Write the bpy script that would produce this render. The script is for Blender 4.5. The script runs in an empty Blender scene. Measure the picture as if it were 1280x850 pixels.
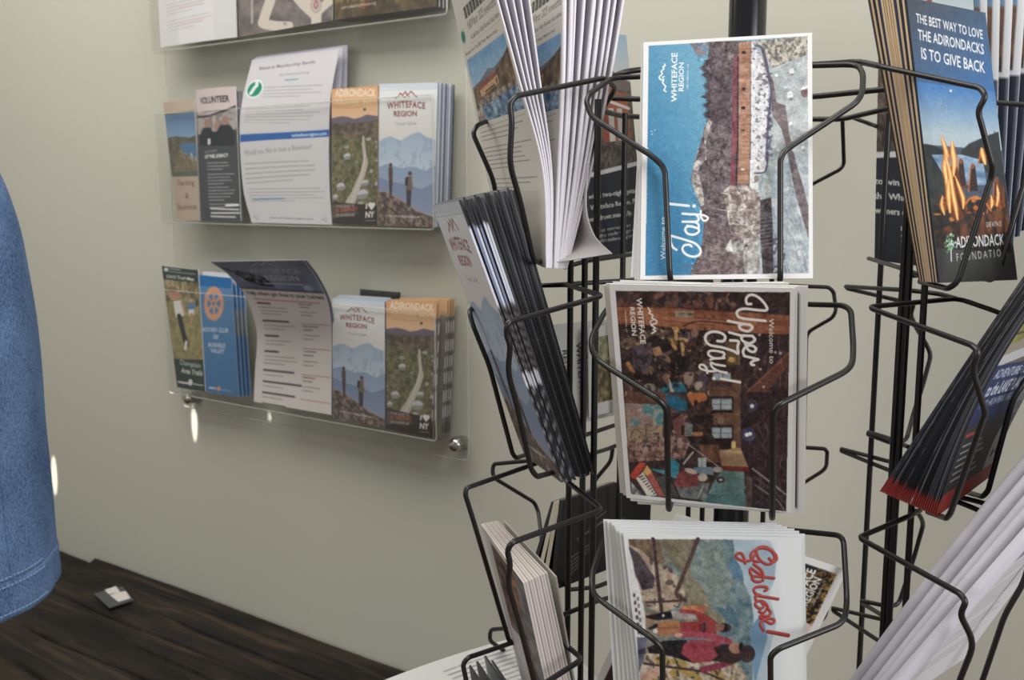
import bpy, math, random
import numpy as np
from mathutils import Vector

# ---------------------------------------------------------------- camera, light, exposure
SC = bpy.context.scene
COL = SC.collection
F, CX, CY, PITCH = 1250.0, 640.0, 425.0, math.radians(8.4)
CAM = np.array([0.0, 0.0, 1.5])
YAW = math.radians(35.2)                  # the camera looks towards the left along the wall
def G(x, y, z=0.0):                       # from (right, ahead, height) of the camera to world axes
    return np.array([x * math.cos(YAW) - y * math.sin(YAW), x * math.sin(YAW) + y * math.cos(YAW), z])
FW = G(0, math.cos(PITCH), -math.sin(PITCH))
UP = G(0, math.sin(PITCH), math.cos(PITCH))
RT = G(1, 0, 0)

cd = bpy.data.cameras.new('camera')
cam = bpy.data.objects.new('camera', cd)
COL.objects.link(cam)
cam.location = CAM
cam.rotation_euler = (math.pi / 2 - PITCH, 0, YAW)
cd.sensor_width = 36
cd.lens = 36 * F / 1280
cd.clip_start = 0.02
cd.dof.use_dof = True
cd.dof.focus_distance = 0.74
cd.dof.aperture_fstop = 15
SC.camera = cam

SC.view_settings.view_transform = 'Standard'
SC.view_settings.look = 'None'
SC.view_settings.gamma = 1
SC.view_settings.use_curve_mapping = False
SC.view_settings.exposure = 0.0
SC.cycles.max_bounces = 10
SC.cycles.transparent_max_bounces = 16

w = bpy.data.worlds.new('room_light')
SC.world = w
w.use_nodes = True
w.node_tree.nodes['Background'].inputs[0].default_value = (1.0, 0.97, 0.92, 1)
w.node_tree.nodes['Background'].inputs[1].default_value = 0.275

def area(name, loc, target, size, power, color):
    l = bpy.data.lights.new(name, 'AREA')
    l.shape = 'RECTANGLE'
    l.size, l.size_y = size
    l.energy = power
    l.color = color
    o = bpy.data.objects.new(name, l)
    COL.objects.link(o)
    o.location = loc
    o.rotation_euler = (Vector(target) - Vector(loc)).to_track_quat('-Z', 'Y').to_euler()
    return o

area('window_light', G(1.8, -1.4, 2.25), G(0.0, 1.0, 1.35), (1.7, 1.5), 62, (0.97, 0.975, 1.0))
area('side_fill_light', G(-2.3, -.5, 2.0), G(0.1, .9, 1.35), (1.2, 1.2), 13, (1.0, 0.95, 0.86))  # warm fill added to brighten the left-facing surfaces
area('ceiling_light', (-1.2, 0.35, 3.0), (-1.2, 1.275, 1.9), (2.8, .7), 44, (1.0, 0.97, 0.9))

def sun_streak_spot(name, target, deg, power, dist, slim):    # unseen spots added in mid-air to imitate slips of sun on the wall
    l = bpy.data.lights.new(name, 'SPOT')
    l.spot_size = math.radians(deg); l.spot_blend = .35; l.energy = power; l.color = (1.0, .95, .86); l.shadow_soft_size = .004
    o = bpy.data.objects.new(name, l)
    COL.objects.link(o)
    d = G(-1.5, .2, 2.6) - target
    o.location = Vector(target + d / np.linalg.norm(d) * dist)
    o.rotation_euler = (Vector(target) - o.location).to_track_quat('-Z', 'Y').to_euler()
    o.scale = (slim, 1, 1)
    return o

# ---------------------------------------------------------------- geometry of the place
MW = np.array([0.0, 1.0, 0])          # into the wall
DW = np.array([1.0, 0.0, 0])         # along the wall, to the right
DIST = 1.275                              # camera axis to the wall
RC = G(0.2, 0.88)             # axis of the spinner rack

def ray(px, py):
    return FW + RT * (px - CX) / F - UP * (py - CY) / F
def at(px, py, z):
    return CAM + ray(px, py) * z
def aw(px, py, off=0.0):                  # a point at distance off in front of the wall
    r = ray(px, py)
    return CAM + r * ((DIST - off) / (r @ MW))
def W(u, off, z):                         # wall coordinates
    return DW * u + MW * (DIST - off) + np.array([0, 0, z])
def proj(P):
    d = np.asarray(P, float) - CAM
    z = d @ FW
    return np.stack([CX + F * (d @ RT) / z, CY - F * (d @ UP) / z], -1)
def ac(px, py, yaw, v):                   # a point on the vertical plane of a rack column
    a = math.radians(yaw) + YAW
    n = np.array([math.sin(a), -math.cos(a), 0])
    r = ray(px, py)
    return CAM + r * ((v + RC @ n - CAM @ n) / (r @ n))

for px, py, deg, power, dist, slim in ((243, 528, 3.4, 150, 1.15, .30), (337, 521, 1.3, 60, .8, .5), (68, 594, 3.6, 190, 1.3, .30)):
    sun_streak_spot('added_sun_slip_spot', aw(px, py), deg, power, dist, slim)

# ---------------------------------------------------------------- helpers
def tag(o, label=None, cat=None, group=None, kind=None):
    if label: o['label'] = label
    if cat: o['category'] = cat
    if group: o['group'] = group
    if kind: o['kind'] = kind
    return o

def empty(name, loc):
    o = bpy.data.objects.new(name, None)
    COL.objects.link(o)
    o.location = loc
    o.empty_display_size = 0.02
    return o

def mesh_obj(name, V, Fc, mat, parent=None, smooth=True, colors=None, loc=None):
    V = np.asarray(V, float)
    if loc is None:
        if parent is not None:
            loc = np.array(parent.location) if parent.parent is None else np.array(parent.location) + np.array(parent.parent.location)
        else:
            loc = np.array([(V[:, 0].min() + V[:, 0].max()) / 2, (V[:, 1].min() + V[:, 1].max()) / 2, V[:, 2].min()])
    me = bpy.data.meshes.new(name)
    if isinstance(Fc, np.ndarray):
        nf = len(Fc)
        me.vertices.add(len(V))
        me.vertices.foreach_set('co', (V - loc).astype(np.float32).ravel())
        me.loops.add(nf * 4)
        me.loops.foreach_set('vertex_index', Fc.astype(np.int32).ravel())
        me.polygons.add(nf)
        me.polygons.foreach_set('loop_start', np.arange(nf, dtype=np.int32) * 4)
        me.update(calc_edges=True)
        me.validate()
    else:
        me.from_pydata([tuple(p) for p in (V - loc)], [], Fc)
    if smooth:
        me.polygons.foreach_set('use_smooth', np.ones(len(me.polygons), dtype=bool))
    if colors is not None:
        at_ = me.color_attributes.new('Col', 'FLOAT_COLOR', 'POINT')
        c = np.ones((len(V), 4), np.float32)
        c[:, :3] = lin(np.asarray(colors, float))
        at_.data.foreach_set('color', c.ravel())
    me.update()
    if mat: me.materials.append(mat)
    o = bpy.data.objects.new(name, me)
    COL.objects.link(o)
    if parent is not None:
        o.parent = parent
        o.location = (0, 0, 0)
    else:
        o.location = loc
    return o

def lin(c):
    c = np.clip(c / 255.0, 0, 1)
    return np.where(c <= 0.04045, c / 12.92, ((c + 0.055) / 1.055) ** 2.4)
def rgb(*c):
    l = lin(np.array(c, float))
    return (l[0], l[1], l[2], 1)

def new_mat(name, color=(.8, .8, .8, 1), rough=.5, metal=0.0, spec=.5):
    m = bpy.data.materials.new(name)
    m.use_nodes = True
    b = m.node_tree.nodes['Principled BSDF']
    b.inputs['Base Color'].default_value = color
    b.inputs['Roughness'].default_value = rough
    b.inputs['Metallic'].default_value = metal
    b.inputs['Specular IOR Level'].default_value = spec
    return m
def nd(m, t, **k):
    n = m.node_tree.nodes.new(t)
    for a, v in k.items(): setattr(n, a, v)
    return n
def lk(m, a, b): m.node_tree.links.new(a, b)

def print_mat(name, rough, spec):
    m = new_mat(name, rough=rough, spec=spec)
    a = nd(m, 'ShaderNodeVertexColor', layer_name='Col')
    b = m.node_tree.nodes['Principled BSDF']
    lk(m, a.outputs['Color'], b.inputs['Base Color'])
    return m
M_GLOSS = print_mat('coated_print', .5, .28)
M_MATTE = print_mat('plain_paper', .8, .25)

M_WIRE = new_mat('black_wire', rgb(24, 23, 24), .34, 0, .55)
_n = nd(M_WIRE, 'ShaderNodeTexNoise'); _n.inputs['Scale'].default_value = 300
_r = nd(M_WIRE, 'ShaderNodeMapRange'); _r.inputs[3].default_value = .26; _r.inputs[4].default_value = .48
lk(M_WIRE, _n.outputs[0], _r.inputs[0]); lk(M_WIRE, _r.outputs[0], M_WIRE.node_tree.nodes['Principled BSDF'].inputs['Roughness'])
M_POLE = new_mat('black_pole', rgb(16, 17, 22), .16, 0, .6)
M_CHROME = new_mat('brushed_steel', rgb(190, 188, 184), .22, 1.0)

def acrylic():
    m = bpy.data.materials.new('clear_acrylic')
    m.use_nodes = True
    nt = m.node_tree
    nt.nodes.clear()
    out = nt.nodes.new('ShaderNodeOutputMaterial')
    tr = nt.nodes.new('ShaderNodeBsdfTransparent'); tr.inputs[0].default_value = (.987, .99, .986, 1)
    gl = nt.nodes.new('ShaderNodeBsdfGlossy'); gl.inputs['Roughness'].default_value = .06
    lw = nt.nodes.new('ShaderNodeLayerWeight'); lw.inputs[0].default_value = .5
    pw = nt.nodes.new('ShaderNodeMath'); pw.operation = 'POWER'; pw.inputs[1].default_value = 4.5
    ma = nt.nodes.new('ShaderNodeMath'); ma.operation = 'MULTIPLY_ADD'; ma.inputs[1].default_value = .5; ma.inputs[2].default_value = .022
    mx = nt.nodes.new('ShaderNodeMixShader')
    nt.links.new(lw.outputs['Facing'], pw.inputs[0]); nt.links.new(pw.outputs[0], ma.inputs[0])
    nt.links.new(ma.outputs[0], mx.inputs[0]); nt.links.new(tr.outputs[0], mx.inputs[1]); nt.links.new(gl.outputs[0], mx.inputs[2])
    nt.links.new(mx.outputs[0], out.inputs[0])
    return m
M_ACR = acrylic()
M_EDGE = new_mat('acrylic_edge_highlight', rgb(196, 200, 188), .25)  # pale tubes in this colour stand in for the highlight along acrylic edges
M_EDGE.node_tree.nodes['Principled BSDF'].inputs['Alpha'].default_value = .4

def fillet(pts, r, n=4):
    out = [pts[0]]
    for i in range(1, len(pts) - 1):
        p, a, b = pts[i], pts[i - 1], pts[i + 1]
        da, db = a - p, b - p
        la, lb = np.linalg.norm(da), np.linalg.norm(db)
        k = min(r, la * .45, lb * .45)
        s, e = p + da / la * k, p + db / lb * k
        for j in range(n + 1):
            t = j / n
            out.append(s * (1 - t) ** 2 + p * 2 * t * (1 - t) + e * t * t)
    out.append(pts[-1])
    return out

class MB:
    def __init__(s): s.V, s.F = [], []
    def tube(s, pts, r, fil=.009, n=10):
        pts = [np.asarray(p, float) for p in pts]
        pts = fillet(pts, fil)
        b0 = len(s.V)
        t = pts[1] - pts[0]; t /= np.linalg.norm(t)
        x = np.cross(t, [0.3, 0.1, 0.95])
        if np.linalg.norm(x) < .05: x = np.cross(t, [1, 0, 0])
        x /= np.linalg.norm(x)
        for i, p in enumerate(pts):
            if i == 0: t = pts[1] - pts[0]
            elif i == len(pts) - 1: t = pts[-1] - pts[-2]
            else: t = (pts[i + 1] - p) / np.linalg.norm(pts[i + 1] - p) + (p - pts[i - 1]) / np.linalg.norm(p - pts[i - 1])
            t = t / np.linalg.norm(t)
            x = x - t * (x @ t); x /= np.linalg.norm(x)
            y = np.cross(t, x)
            for k in range(n):
                a = 2 * math.pi * k / n
                s.V.append(p + r * (math.cos(a) * x + math.sin(a) * y))
        for i in range(len(pts) - 1):
            for k in range(n):
                a, b = b0 + i * n + k, b0 + i * n + (k + 1) % n
                s.F.append((a, b, b + n, a + n))
        s.F.append(tuple(b0 + k for k in range(n))[::-1])
        s.F.append(tuple(b0 + (len(pts) - 1) * n + k for k in range(n)))
        return s
    def hexa(s, c):                       # 8 corners: 4 of one face, 4 of the other
        b = len(s.V)
        s.V += [np.asarray(p, float) for p in c]
        s.F += [(b, b + 1, b + 2, b + 3), (b + 7, b + 6, b + 5, b + 4)]
        for k in range(4):
            j = (k + 1) % 4
            s.F.append((b + j, b + k, b + 4 + k, b + 4 + j))
        return s
    def lathe(s, c, axis, prof, n=24):    # prof: (radius, height along axis)
        axis = np.asarray(axis, float); axis /= np.linalg.norm(axis)
        x = np.cross(axis, [.2, .3, .9] if abs(axis[2]) < .9 else [1, 0, 0]); x /= np.linalg.norm(x)
        y = np.cross(axis, x)
        b = len(s.V)
        for r, h in prof:
            for k in range(n):
                a = 2 * math.pi * k / n
                s.V.append(np.asarray(c) + axis * h + r * (math.cos(a) * x + math.sin(a) * y))
        for i in range(len(prof) - 1):
            for k in range(n):
                j = (k + 1) % n
                s.F.append((b + i * n + k, b + i * n + j, b + (i + 1) * n + j, b + (i + 1) * n + k))
        s.F.append(tuple(b + k for k in range(n))[::-1])
        s.F.append(tuple(b + (len(prof) - 1) * n + k for k in range(n)))
        return s
    def build(s, name, mat, parent=None, smooth=True):
        o = mesh_obj(name, np.array(s.V), s.F, mat, parent, smooth)
        if smooth:
            try: o.data.set_sharp_from_angle(angle=math.radians(45))
            except Exception: pass
        return o

# ---------------------------------------------------------------- printed artwork (painted into vertex colours)
_tc = {}
def text_tris(s, bold=0.0, space=1.0):
    key = (s, bold, space)
    if key not in _tc:
        cu = bpy.data.curves.new('t', 'FONT')
        cu.body = s; cu.offset = bold; cu.resolution_u = 2; cu.space_character = space
        ob = bpy.data.objects.new('t', cu)
        COL.objects.link(ob)
        dg = bpy.context.evaluated_depsgraph_get()
        ev = ob.evaluated_get(dg)
        me = ev.to_mesh()
        me.calc_loop_triangles()
        v = np.array([p.co[:2] for p in me.vertices]).reshape(-1, 2)
        t = np.array([list(x.vertices) for x in me.loop_triangles]).reshape(-1, 3)
        ev.to_mesh_clear()
        bpy.data.objects.remove(ob); bpy.data.curves.remove(cu)
        _tc[key] = (v, t)
    return _tc[key]

def bilin(a, h, w_):
    ys = np.linspace(0, a.shape[0] - 1.001, h); xs = np.linspace(0, a.shape[1] - 1.001, w_)
    y0 = ys.astype(int); x0 = xs.astype(int)
    fy = (ys - y0)[:, None]; fx = (xs - x0)[None]
    A = a[y0][:, x0]; B = a[y0][:, x0 + 1]; Cc = a[y0 + 1][:, x0]; D = a[y0 + 1][:, x0 + 1]
    return (A * (1 - fx) + B * fx) * (1 - fy) + (Cc * (1 - fx) + D * fx) * fy

class Cv:
    """a canvas; px quad (TL,TR,BR,BL) lets art be placed with coordinates measured on the sheet"""
    def __init__(s, nu, nv, base, quad=None, ss=2, gain=1.0):
        s.nu, s.nv, s.ss, s.gain = nu, nv, ss, gain
        s.w, s.h = nu * ss, nv * ss
        s.a = np.zeros((s.h, s.w, 3)) + np.array(base, float)
        s.H = None
        if quad is not None:
            dst = [(0, 0), (s.w, 0), (s.w, s.h), (0, s.h)]
            A = []; b = []
            for (x, y), (X, Y) in zip(quad, dst):
                A += [[x, y, 1, 0, 0, 0, -X * x, -X * y], [0, 0, 0, x, y, 1, -Y * x, -Y * y]]; b += [X, Y]
            s.H = np.append(np.linalg.solve(np.array(A, float), np.array(b, float)), 1).reshape(3, 3)
        s.fr(0, 0, 1) if quad is not None else s.un()
        s.rs = np.random.RandomState(7)
    def fr(s, ox, oy, k, ky=None): s.o = (ox, oy, k, ky or k); s.unit = False; return s
    def un(s): s.unit = True; return s
    def T(s, P):
        P = np.asarray(P, float).reshape(-1, 2)
        if s.unit:
            if s.rm is not None: P = np.c_[P[:, 0], np.interp(P[:, 1], s.rm[0], s.rm[1])]
            return P * [s.w, s.h]
        Q = P / [s.o[2], s.o[3]] + [s.o[0], s.o[1]]
        Z = np.c_[Q, np.ones(len(Q))] @ s.H.T
        return Z[:, :2] / Z[:, 2:]
    def sc(s, p):                       # local scale canvas px per unit
        a, b, c = s.T([p, (p[0] + .01, p[1]), (p[0], p[1] + .01)])
        return 50 * (np.linalg.norm(b - a) + np.linalg.norm(c - a))
    def mask(s, poly):
        P = s.T(poly)
        return s.maskc(P)
    def maskc(s, P):
        x0, y0 = np.floor(P.min(0)).astype(int); x1, y1 = np.ceil(P.max(0)).astype(int) + 1
        x0, y0 = max(x0, 0), max(y0, 0); x1, y1 = min(x1, s.w), min(y1, s.h)
        if x1 <= x0 or y1 <= y0: return None
        X = np.arange(x0, x1) + .5; Y = np.arange(y0, y1) + .5
        m = np.zeros((y1 - y0, x1 - x0), bool)
        n = len(P)
        for i in range(n):
            ax, ay = P[i]; bx, by = P[(i + 1) % n]
            if ay == by: continue
            c = ((ay > Y) != (by > Y))
            if not c.any(): continue
            xi = ax + (Y - ay) * (bx - ax) / (by - ay)
            m ^= c[:, None] & (X[None] < xi[:, None])
        return (slice(y0, y1), slice(x0, x1)), m
    def put(s, sl, m, col, alpha=1.0):
        col = np.asarray(col, float)
        if col.ndim == 3: col = col[sl]
        mm = (m * alpha)[..., None]
        s.a[sl] = s.a[sl] * (1 - mm) + col * mm
    def poly(s, pts, col, alpha=1.0):
        r = s.mask(pts)
        if r: s.put(r[0], r[1], col, alpha)
        return s
    def rect(s, x0, y0, x1, y1, col, alpha=1.0): return s.poly([(x0, y0), (x1, y0), (x1, y1), (x0, y1)], col, alpha)
    def ell(s, cx, cy, rx, ry, col, alpha=1.0, rot=0, n=28):
        t = np.linspace(0, 2 * math.pi, n, endpoint=False); c, d = math.cos(rot), math.sin(rot)
        x, y = rx * np.cos(t), ry * np.sin(t)
        return s.poly(np.c_[cx + c * x - d * y, cy + d * x + c * y], col, alpha)
    def line(s, pts, wd, col, alpha=1.0, curve=False):
        pts = np.asarray(pts, float)
        if curve: pts = cr(pts)
        P = s.T(pts)
        r = wd * s.sc(pts[len(pts) // 2]) / 2
        x0, y0 = np.floor(P.min(0) - r - 1).astype(int); x1, y1 = np.ceil(P.max(0) + r + 1).astype(int)
        x0, y0 = max(x0, 0), max(y0, 0); x1, y1 = min(x1, s.w), min(y1, s.h)
        if x1 <= x0 or y1 <= y0: return s
        M = np.zeros((y1 - y0, x1 - x0))
        for a, b in zip(P[:-1], P[1:]):
            xa, ya = np.floor(np.minimum(a, b) - r - 1).astype(int); xb, yb = np.ceil(np.maximum(a, b) + r + 2).astype(int)
            xa, ya = max(xa, x0), max(ya, y0); xb, yb = min(xb, x1), min(yb, y1)
            if xb <= xa or yb <= ya: continue
            X = np.arange(xa, xb)[None] + .5; Y = np.arange(ya, yb)[:, None] + .5
            d = b - a; L = d @ d + 1e-9
            t = np.clip(((X - a[0]) * d[0] + (Y - a[1]) * d[1]) / L, 0, 1)
            D = np.hypot(X - a[0] - t * d[0], Y - a[1] - t * d[1])
            sub = M[ya - y0:yb - y0, xa - x0:xb - x0]
            np.maximum(sub, np.clip(r - D + .5, 0, 1), out=sub)
        s.put((slice(y0, y1), slice(x0, x1)), M, col, alpha)
        return s
    def noise(s, sx, sy, octv=3, seed=1):
        key = (sx, sy, octv, seed)
        rs = np.random.RandomState(seed * 101 + octv)
        out = np.zeros((s.h, s.w)); amp = 1; tot = 0
        for k in range(octv):
            g = rs.rand(int(sy * 2 ** k) + 3, int(sx * 2 ** k) + 3)
            out += amp * bilin(g, s.h, s.w); tot += amp; amp *= .6
        return out / tot
    def tex(s, pts, c0, c1, sx, sy, octv=3, seed=1, lo=.3, hi=.7, alpha=1.0, soft=0):
        """fill with a mottled mix of two colours"""
        r = s.mask(pts)
        if not r: return s
        n = np.clip((s.noise(sx, sy, octv, seed)[r[0]] - lo) / (hi - lo), 0, 1)[..., None]
        col = np.array(c0, float) * (1 - n) + np.array(c1, float) * n
        m = (r[1] * alpha)[..., None]
        s.a[r[0]] = s.a[r[0]] * (1 - m) + col * m
        return s
    def spk(s, pts, col, sx, sy, thr, seed=3, alpha=.8, octv=2):
        """speckle: colour only where noise passes a threshold"""
        r = s.mask(pts)
        if not r: return s
        n = s.noise(sx, sy, octv, seed)[r[0]]
        s.put(r[0], r[1] & (n > thr), col, alpha)
        return s
    def grad(s, pts, c0, c1, p0, p1):
        r = s.mask(pts)
        if not r: return s
        a, b = s.T([p0, p1]); d = b - a
        Y, X = np.mgrid[r[0][0], r[0][1]]
        t = np.clip(((X - a[0]) * d[0] + (Y - a[1]) * d[1]) / (d @ d), 0, 1)[..., None]
        col = np.array(c0, float) * (1 - t) + np.array(c1, float) * t
        m = r[1][..., None]
        s.a[r[0]] = s.a[r[0]] * (1 - m) + col * m
        return s
    def text(s, st, p0, p1, cap, col, bold=0.01, alpha=1.0, shear=0.0, space=1.0, fit=True, up=None, arch=0.0):
        """text from p0 to p1 (baseline), letters cap high to the left-hand side of the baseline as read"""
        v, t = text_tris(st, bold, space)
        if len(v) == 0: return s
        p0, p1 = np.array(p0, float), np.array(p1, float)
        d = p1 - p0; L = np.linalg.norm(d); d = d / L
        u = np.array([d[1], -d[0]]) if up is None else np.array(up, float)
        x0, x1 = v[:, 0].min(), v[:, 0].max()
        k = L / (x1 - x0) if fit else cap / .72
        Q = p0 + np.outer((v[:, 0] - x0) * k + v[:, 1] * shear * cap / .72, d) + np.outer(v[:, 1] * cap / .72 - arch * (2 * (v[:, 0] - x0) / (x1 - x0) - 1) ** 2, u)
        P = s.T(Q)
        lo = np.floor(P.min(0) - 1).astype(int); hi = np.ceil(P.max(0) + 2).astype(int)
        lo = np.maximum(lo, 0); hi = np.minimum(hi, [s.w, s.h])
        if (hi <= lo).any(): return s
        M = np.zeros((hi[1] - lo[1], hi[0] - lo[0]), bool)
        for tri in t:
            A = P[tri]
            a0 = np.maximum(np.floor(A.min(0)).astype(int), lo); a1 = np.minimum(np.ceil(A.max(0)).astype(int) + 1, hi)
            if (a1 <= a0).any(): continue
            X = np.arange(a0[0], a1[0])[None] + .5; Y = np.arange(a0[1], a1[1])[:, None] + .5
            e = []
            for i in range(3):
                q, r = A[i], A[(i + 1) % 3]
                e.append((r[0] - q[0]) * (Y - q[1]) - (r[1] - q[1]) * (X - q[0]))
            m = ((e[0] >= 0) & (e[1] >= 0) & (e[2] >= 0)) | ((e[0] <= 0) & (e[1] <= 0) & (e[2] <= 0))
            M[a0[1] - lo[1]:a1[1] - lo[1], a0[0] - lo[0]:a1[0] - lo[0]] |= m
        s.put((slice(lo[1], hi[1]), slice(lo[0], hi[0])), M, col, alpha)
        return s
    def para(s, p0, p1, n, dl, h, col, seed=1, alpha=.7, ragged=.25, last=.6):
        """n rows of unreadable small print: p0->p1 first row, dl = step to the next row"""
        rs = random.Random(seed)
        p0, p1, dl = np.array(p0, float), np.array(p1, float), np.array(dl, float)
        d = (p1 - p0); L = np.linalg.norm(d); d = d / L
        for i in range(n):
            end = L * ((1 - ragged * rs.random()) if i < n - 1 else last)
            x = 0
            while x < end:
                ww = h * (1.2 + 3.6 * rs.random())
                e = min(x + ww, end)
                a, b = p0 + dl * i + d * x, p0 + dl * i + d * e
                s.line([a, b], h * (.5 + .2 * rs.random()), col, alpha)
                x = e + h * .7
        return s
    def grain(s, pts, amp, sx=None, seed=9):
        """print grain: fine light and dark mottling inside a picture"""
        r = s.mask(pts)
        if not r: return s
        rs = np.random.RandomState(seed)
        n = rs.rand(s.h // 2 + 1, s.w // 2 + 1).repeat(2, 0).repeat(2, 1)[:s.h, :s.w] * .6 + s.noise(s.w / 6, s.h / 6, 2, seed) * .9 + s.noise(s.w / 16, s.h / 16, 2, seed + 1) * .8 - 1.15
        s.a[r[0]] = np.where(r[1][..., None], np.clip(s.a[r[0]] + (n[r[0]] * amp * 2)[..., None], 0, 255), s.a[r[0]])
        return s
    def soft(s, pts, k=2):
        """blur a picture a little so that it reads as a print of a photo"""
        r = s.mask(pts)
        if not r: return s
        b = s.a[r[0]].copy()
        for ax in (0, 1):
            p = np.pad(b, [(k, k) if i == ax else (0, 0) for i in range(3)], mode='edge')
            c = np.cumsum(p, ax); n = b.shape[ax]
            z = np.zeros_like(np.take(c, [0], ax))
            c = np.concatenate([z, c], ax)
            b = (np.take(c, range(2 * k + 1, 2 * k + 1 + n), ax) - np.take(c, range(0, n), ax)) / (2 * k + 1)
        s.a[r[0]] = np.where(r[1][..., None], b, s.a[r[0]])
        return s
    sat, lift = .88, 0
    rm = None
    def get(s):
        a = np.clip(s.a, 0, 255)
        g = a.mean(-1, keepdims=True)
        a = g + (a - g) * s.sat
        a = a + (235 - a) * s.lift
        k = s.ss
        a = a[:s.nv * k, :s.nu * k].reshape(s.nv, k, s.nu, k, 3).mean((1, 3))
        return np.clip(a * s.gain, 0, 244)

def cr(P, n=10):
    P = np.asarray(P, float)
    Q = np.vstack([2 * P[0] - P[1], P, 2 * P[-1] - P[-2]])
    out = []
    for i in range(1, len(Q) - 2):
        for k in range(n):
            t = k / n
            out.append(.5 * ((2 * Q[i]) + (-Q[i - 1] + Q[i + 1]) * t + (2 * Q[i - 1] - 5 * Q[i] + 4 * Q[i + 1] - Q[i + 2]) * t * t + (-Q[i - 1] + 3 * Q[i] - 3 * Q[i + 1] + Q[i + 2]) * t ** 3))
    out.append(P[-1])
    return np.array(out)

# ---------------------------------------------------------------- sheets of paper
def sheet(name, label, cat, group, L, R, t, img=None, face=(225, 224, 222), back=(215, 214, 212), edge=(225, 223, 220),
          mat=None, bulge=0.0, nu=8, nv=24, round_near=None, parent=None):
    """a sheet, card or folded brochure between two edges L and R (each: top, [middle], bottom); printed side towards the viewer"""
    L = [np.asarray(p, float) for p in L]; R = [np.asarray(p, float) for p in R]
    if len(L) == 2: L = [L[0], (L[0] + L[1]) / 2, L[1]]
    if len(R) == 2: R = [R[0], (R[0] + R[1]) / 2, R[1]]
    L, R = np.array(L), np.array(R)
    m_ = len(L) // 2
    ctr = (L[m_] + R[m_]) / 2
    def norm():
        n = np.cross(R[m_] - L[m_], L[-1] - L[0]); n /= np.linalg.norm(n)
        return n if n @ (CAM - ctr) > 0 else -n
    n = norm()
    def S(u, v):
        v = np.asarray(v)[..., None]; u = np.asarray(u)[..., None]
        if len(L) == 3:
            w0, w1, w2 = 2 * (v - .5) * (v - 1), -4 * v * (v - 1), 2 * v * (v - .5)
            a = w0 * L[0] + w1 * L[1] + w2 * L[2]; b = w0 * R[0] + w1 * R[1] + w2 * R[2]
        else:
            vs = v[..., 0]
            def ev(P):
                d = cr(P, 16); k = np.linspace(0, 1, len(d))
                return np.stack([np.interp(vs, k, d[:, i]) for i in range(3)], -1)
            a, b = ev(L), ev(R)
        return a * (1 - u) + b * u + n * (bulge * np.sin(np.pi * u))
    Vs, Fs, Cs = [], [], []
    cnt = 0
    def grid(pts, nU, nV, cols):
        nonlocal cnt
        idx = np.arange(nU * nV).reshape(nV, nU) + cnt
        f = np.stack([idx[:-1, :-1], idx[:-1, 1:], idx[1:, 1:], idx[1:, :-1]], -1).reshape(-1, 4)
        Vs.append(pts.reshape(-1, 3)); Fs.append(f); Cs.append(cols.reshape(-1, 3)); cnt += nU * nV
    if img is not None:
        im = img if isinstance(img, np.ndarray) else img.get()
        h, wd = im.shape[:2]
        uu, vv = np.meshgrid((np.arange(wd)) / (wd - 1), (np.arange(h)) / (h - 1))
        grid(S(uu, vv), wd, h, im)
    else:
        uu, vv = np.meshgrid(np.linspace(0, 1, nu), np.linspace(0, 1, nv))
        fc = face(uu, vv) if callable(face) else np.zeros(uu.shape + (3,)) + np.array(face, float)
        grid(S(uu, vv), nu, nv, fc)
    uu, vv = np.meshgrid(np.linspace(1, 0, nu), np.linspace(0, 1, nv))
    grid(S(uu, vv) - n * t, nu, nv, np.zeros(uu.shape + (3,)) + np.array(back, float))
    def ecol(x):
        return np.array([edge(q) for q in x], float) if callable(edge) else np.zeros((len(x), 3)) + np.array(edge, float)
    ne = 60 if callable(edge) else nv
    v = np.linspace(0, 1, ne)
    for side, e in (('L', 0.0), ('R', 1.0)):
        a = S(np.full(ne, e), v)
        out = S(np.full(ne, e), v) - S(np.full(ne, .5), v)
        out /= np.linalg.norm(out, axis=1)[:, None]
        if round_near == side:
            th = np.linspace(0, math.pi, 7)
            cols = [a - n * (t / 2) + n * (t / 2) * math.cos(q) + out * (t * .75) * math.sin(q) for q in th]
        else:
            cols = [a, a - n * t]
        if side == 'R': pass
        else: cols = cols[::-1]
        pts = np.stack(cols, 1)
        cc = np.repeat(ecol(v)[:, None], len(cols), 1)
        grid(pts, len(cols), ne, cc)
    u = np.linspace(0, 1, nu)
    for e, flip in ((0.0, False), (1.0, True)):
        a = S(u, np.full(nu, e))
        rows = [a - n * t, a] if not flip else [a, a - n * t]
        grid(np.stack(rows), nu, 2, np.repeat(ecol([e])[None], 2, 0).repeat(nu, 1).reshape(2, nu, 3))
    o = mesh_obj(name, np.concatenate(Vs), np.concatenate(Fs), mat or M_GLOSS, parent, True, np.concatenate(Cs))
    if parent is None: tag(o, label, cat, group)
    return o

ORD = ['first', 'second', 'third', 'fourth', 'fifth', 'sixth', 'seventh', 'eighth', 'ninth', 'tenth', 'eleventh', 'twelfth',
       'thirteenth', 'fourteenth', 'fifteenth', 'sixteenth', 'seventeenth', 'eighteenth', 'nineteenth', 'twentieth', 'twenty-first', 'twenty-second', 'twenty-third', 'twenty-fourth', 'twenty-fifth', 'twenty-sixth', 'twenty-seventh', 'twenty-eighth']
def mix(A, B, t): return [np.asarray(a) * (1 - t) + np.asarray(b) * t for a, b in zip(A, B)]

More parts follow.
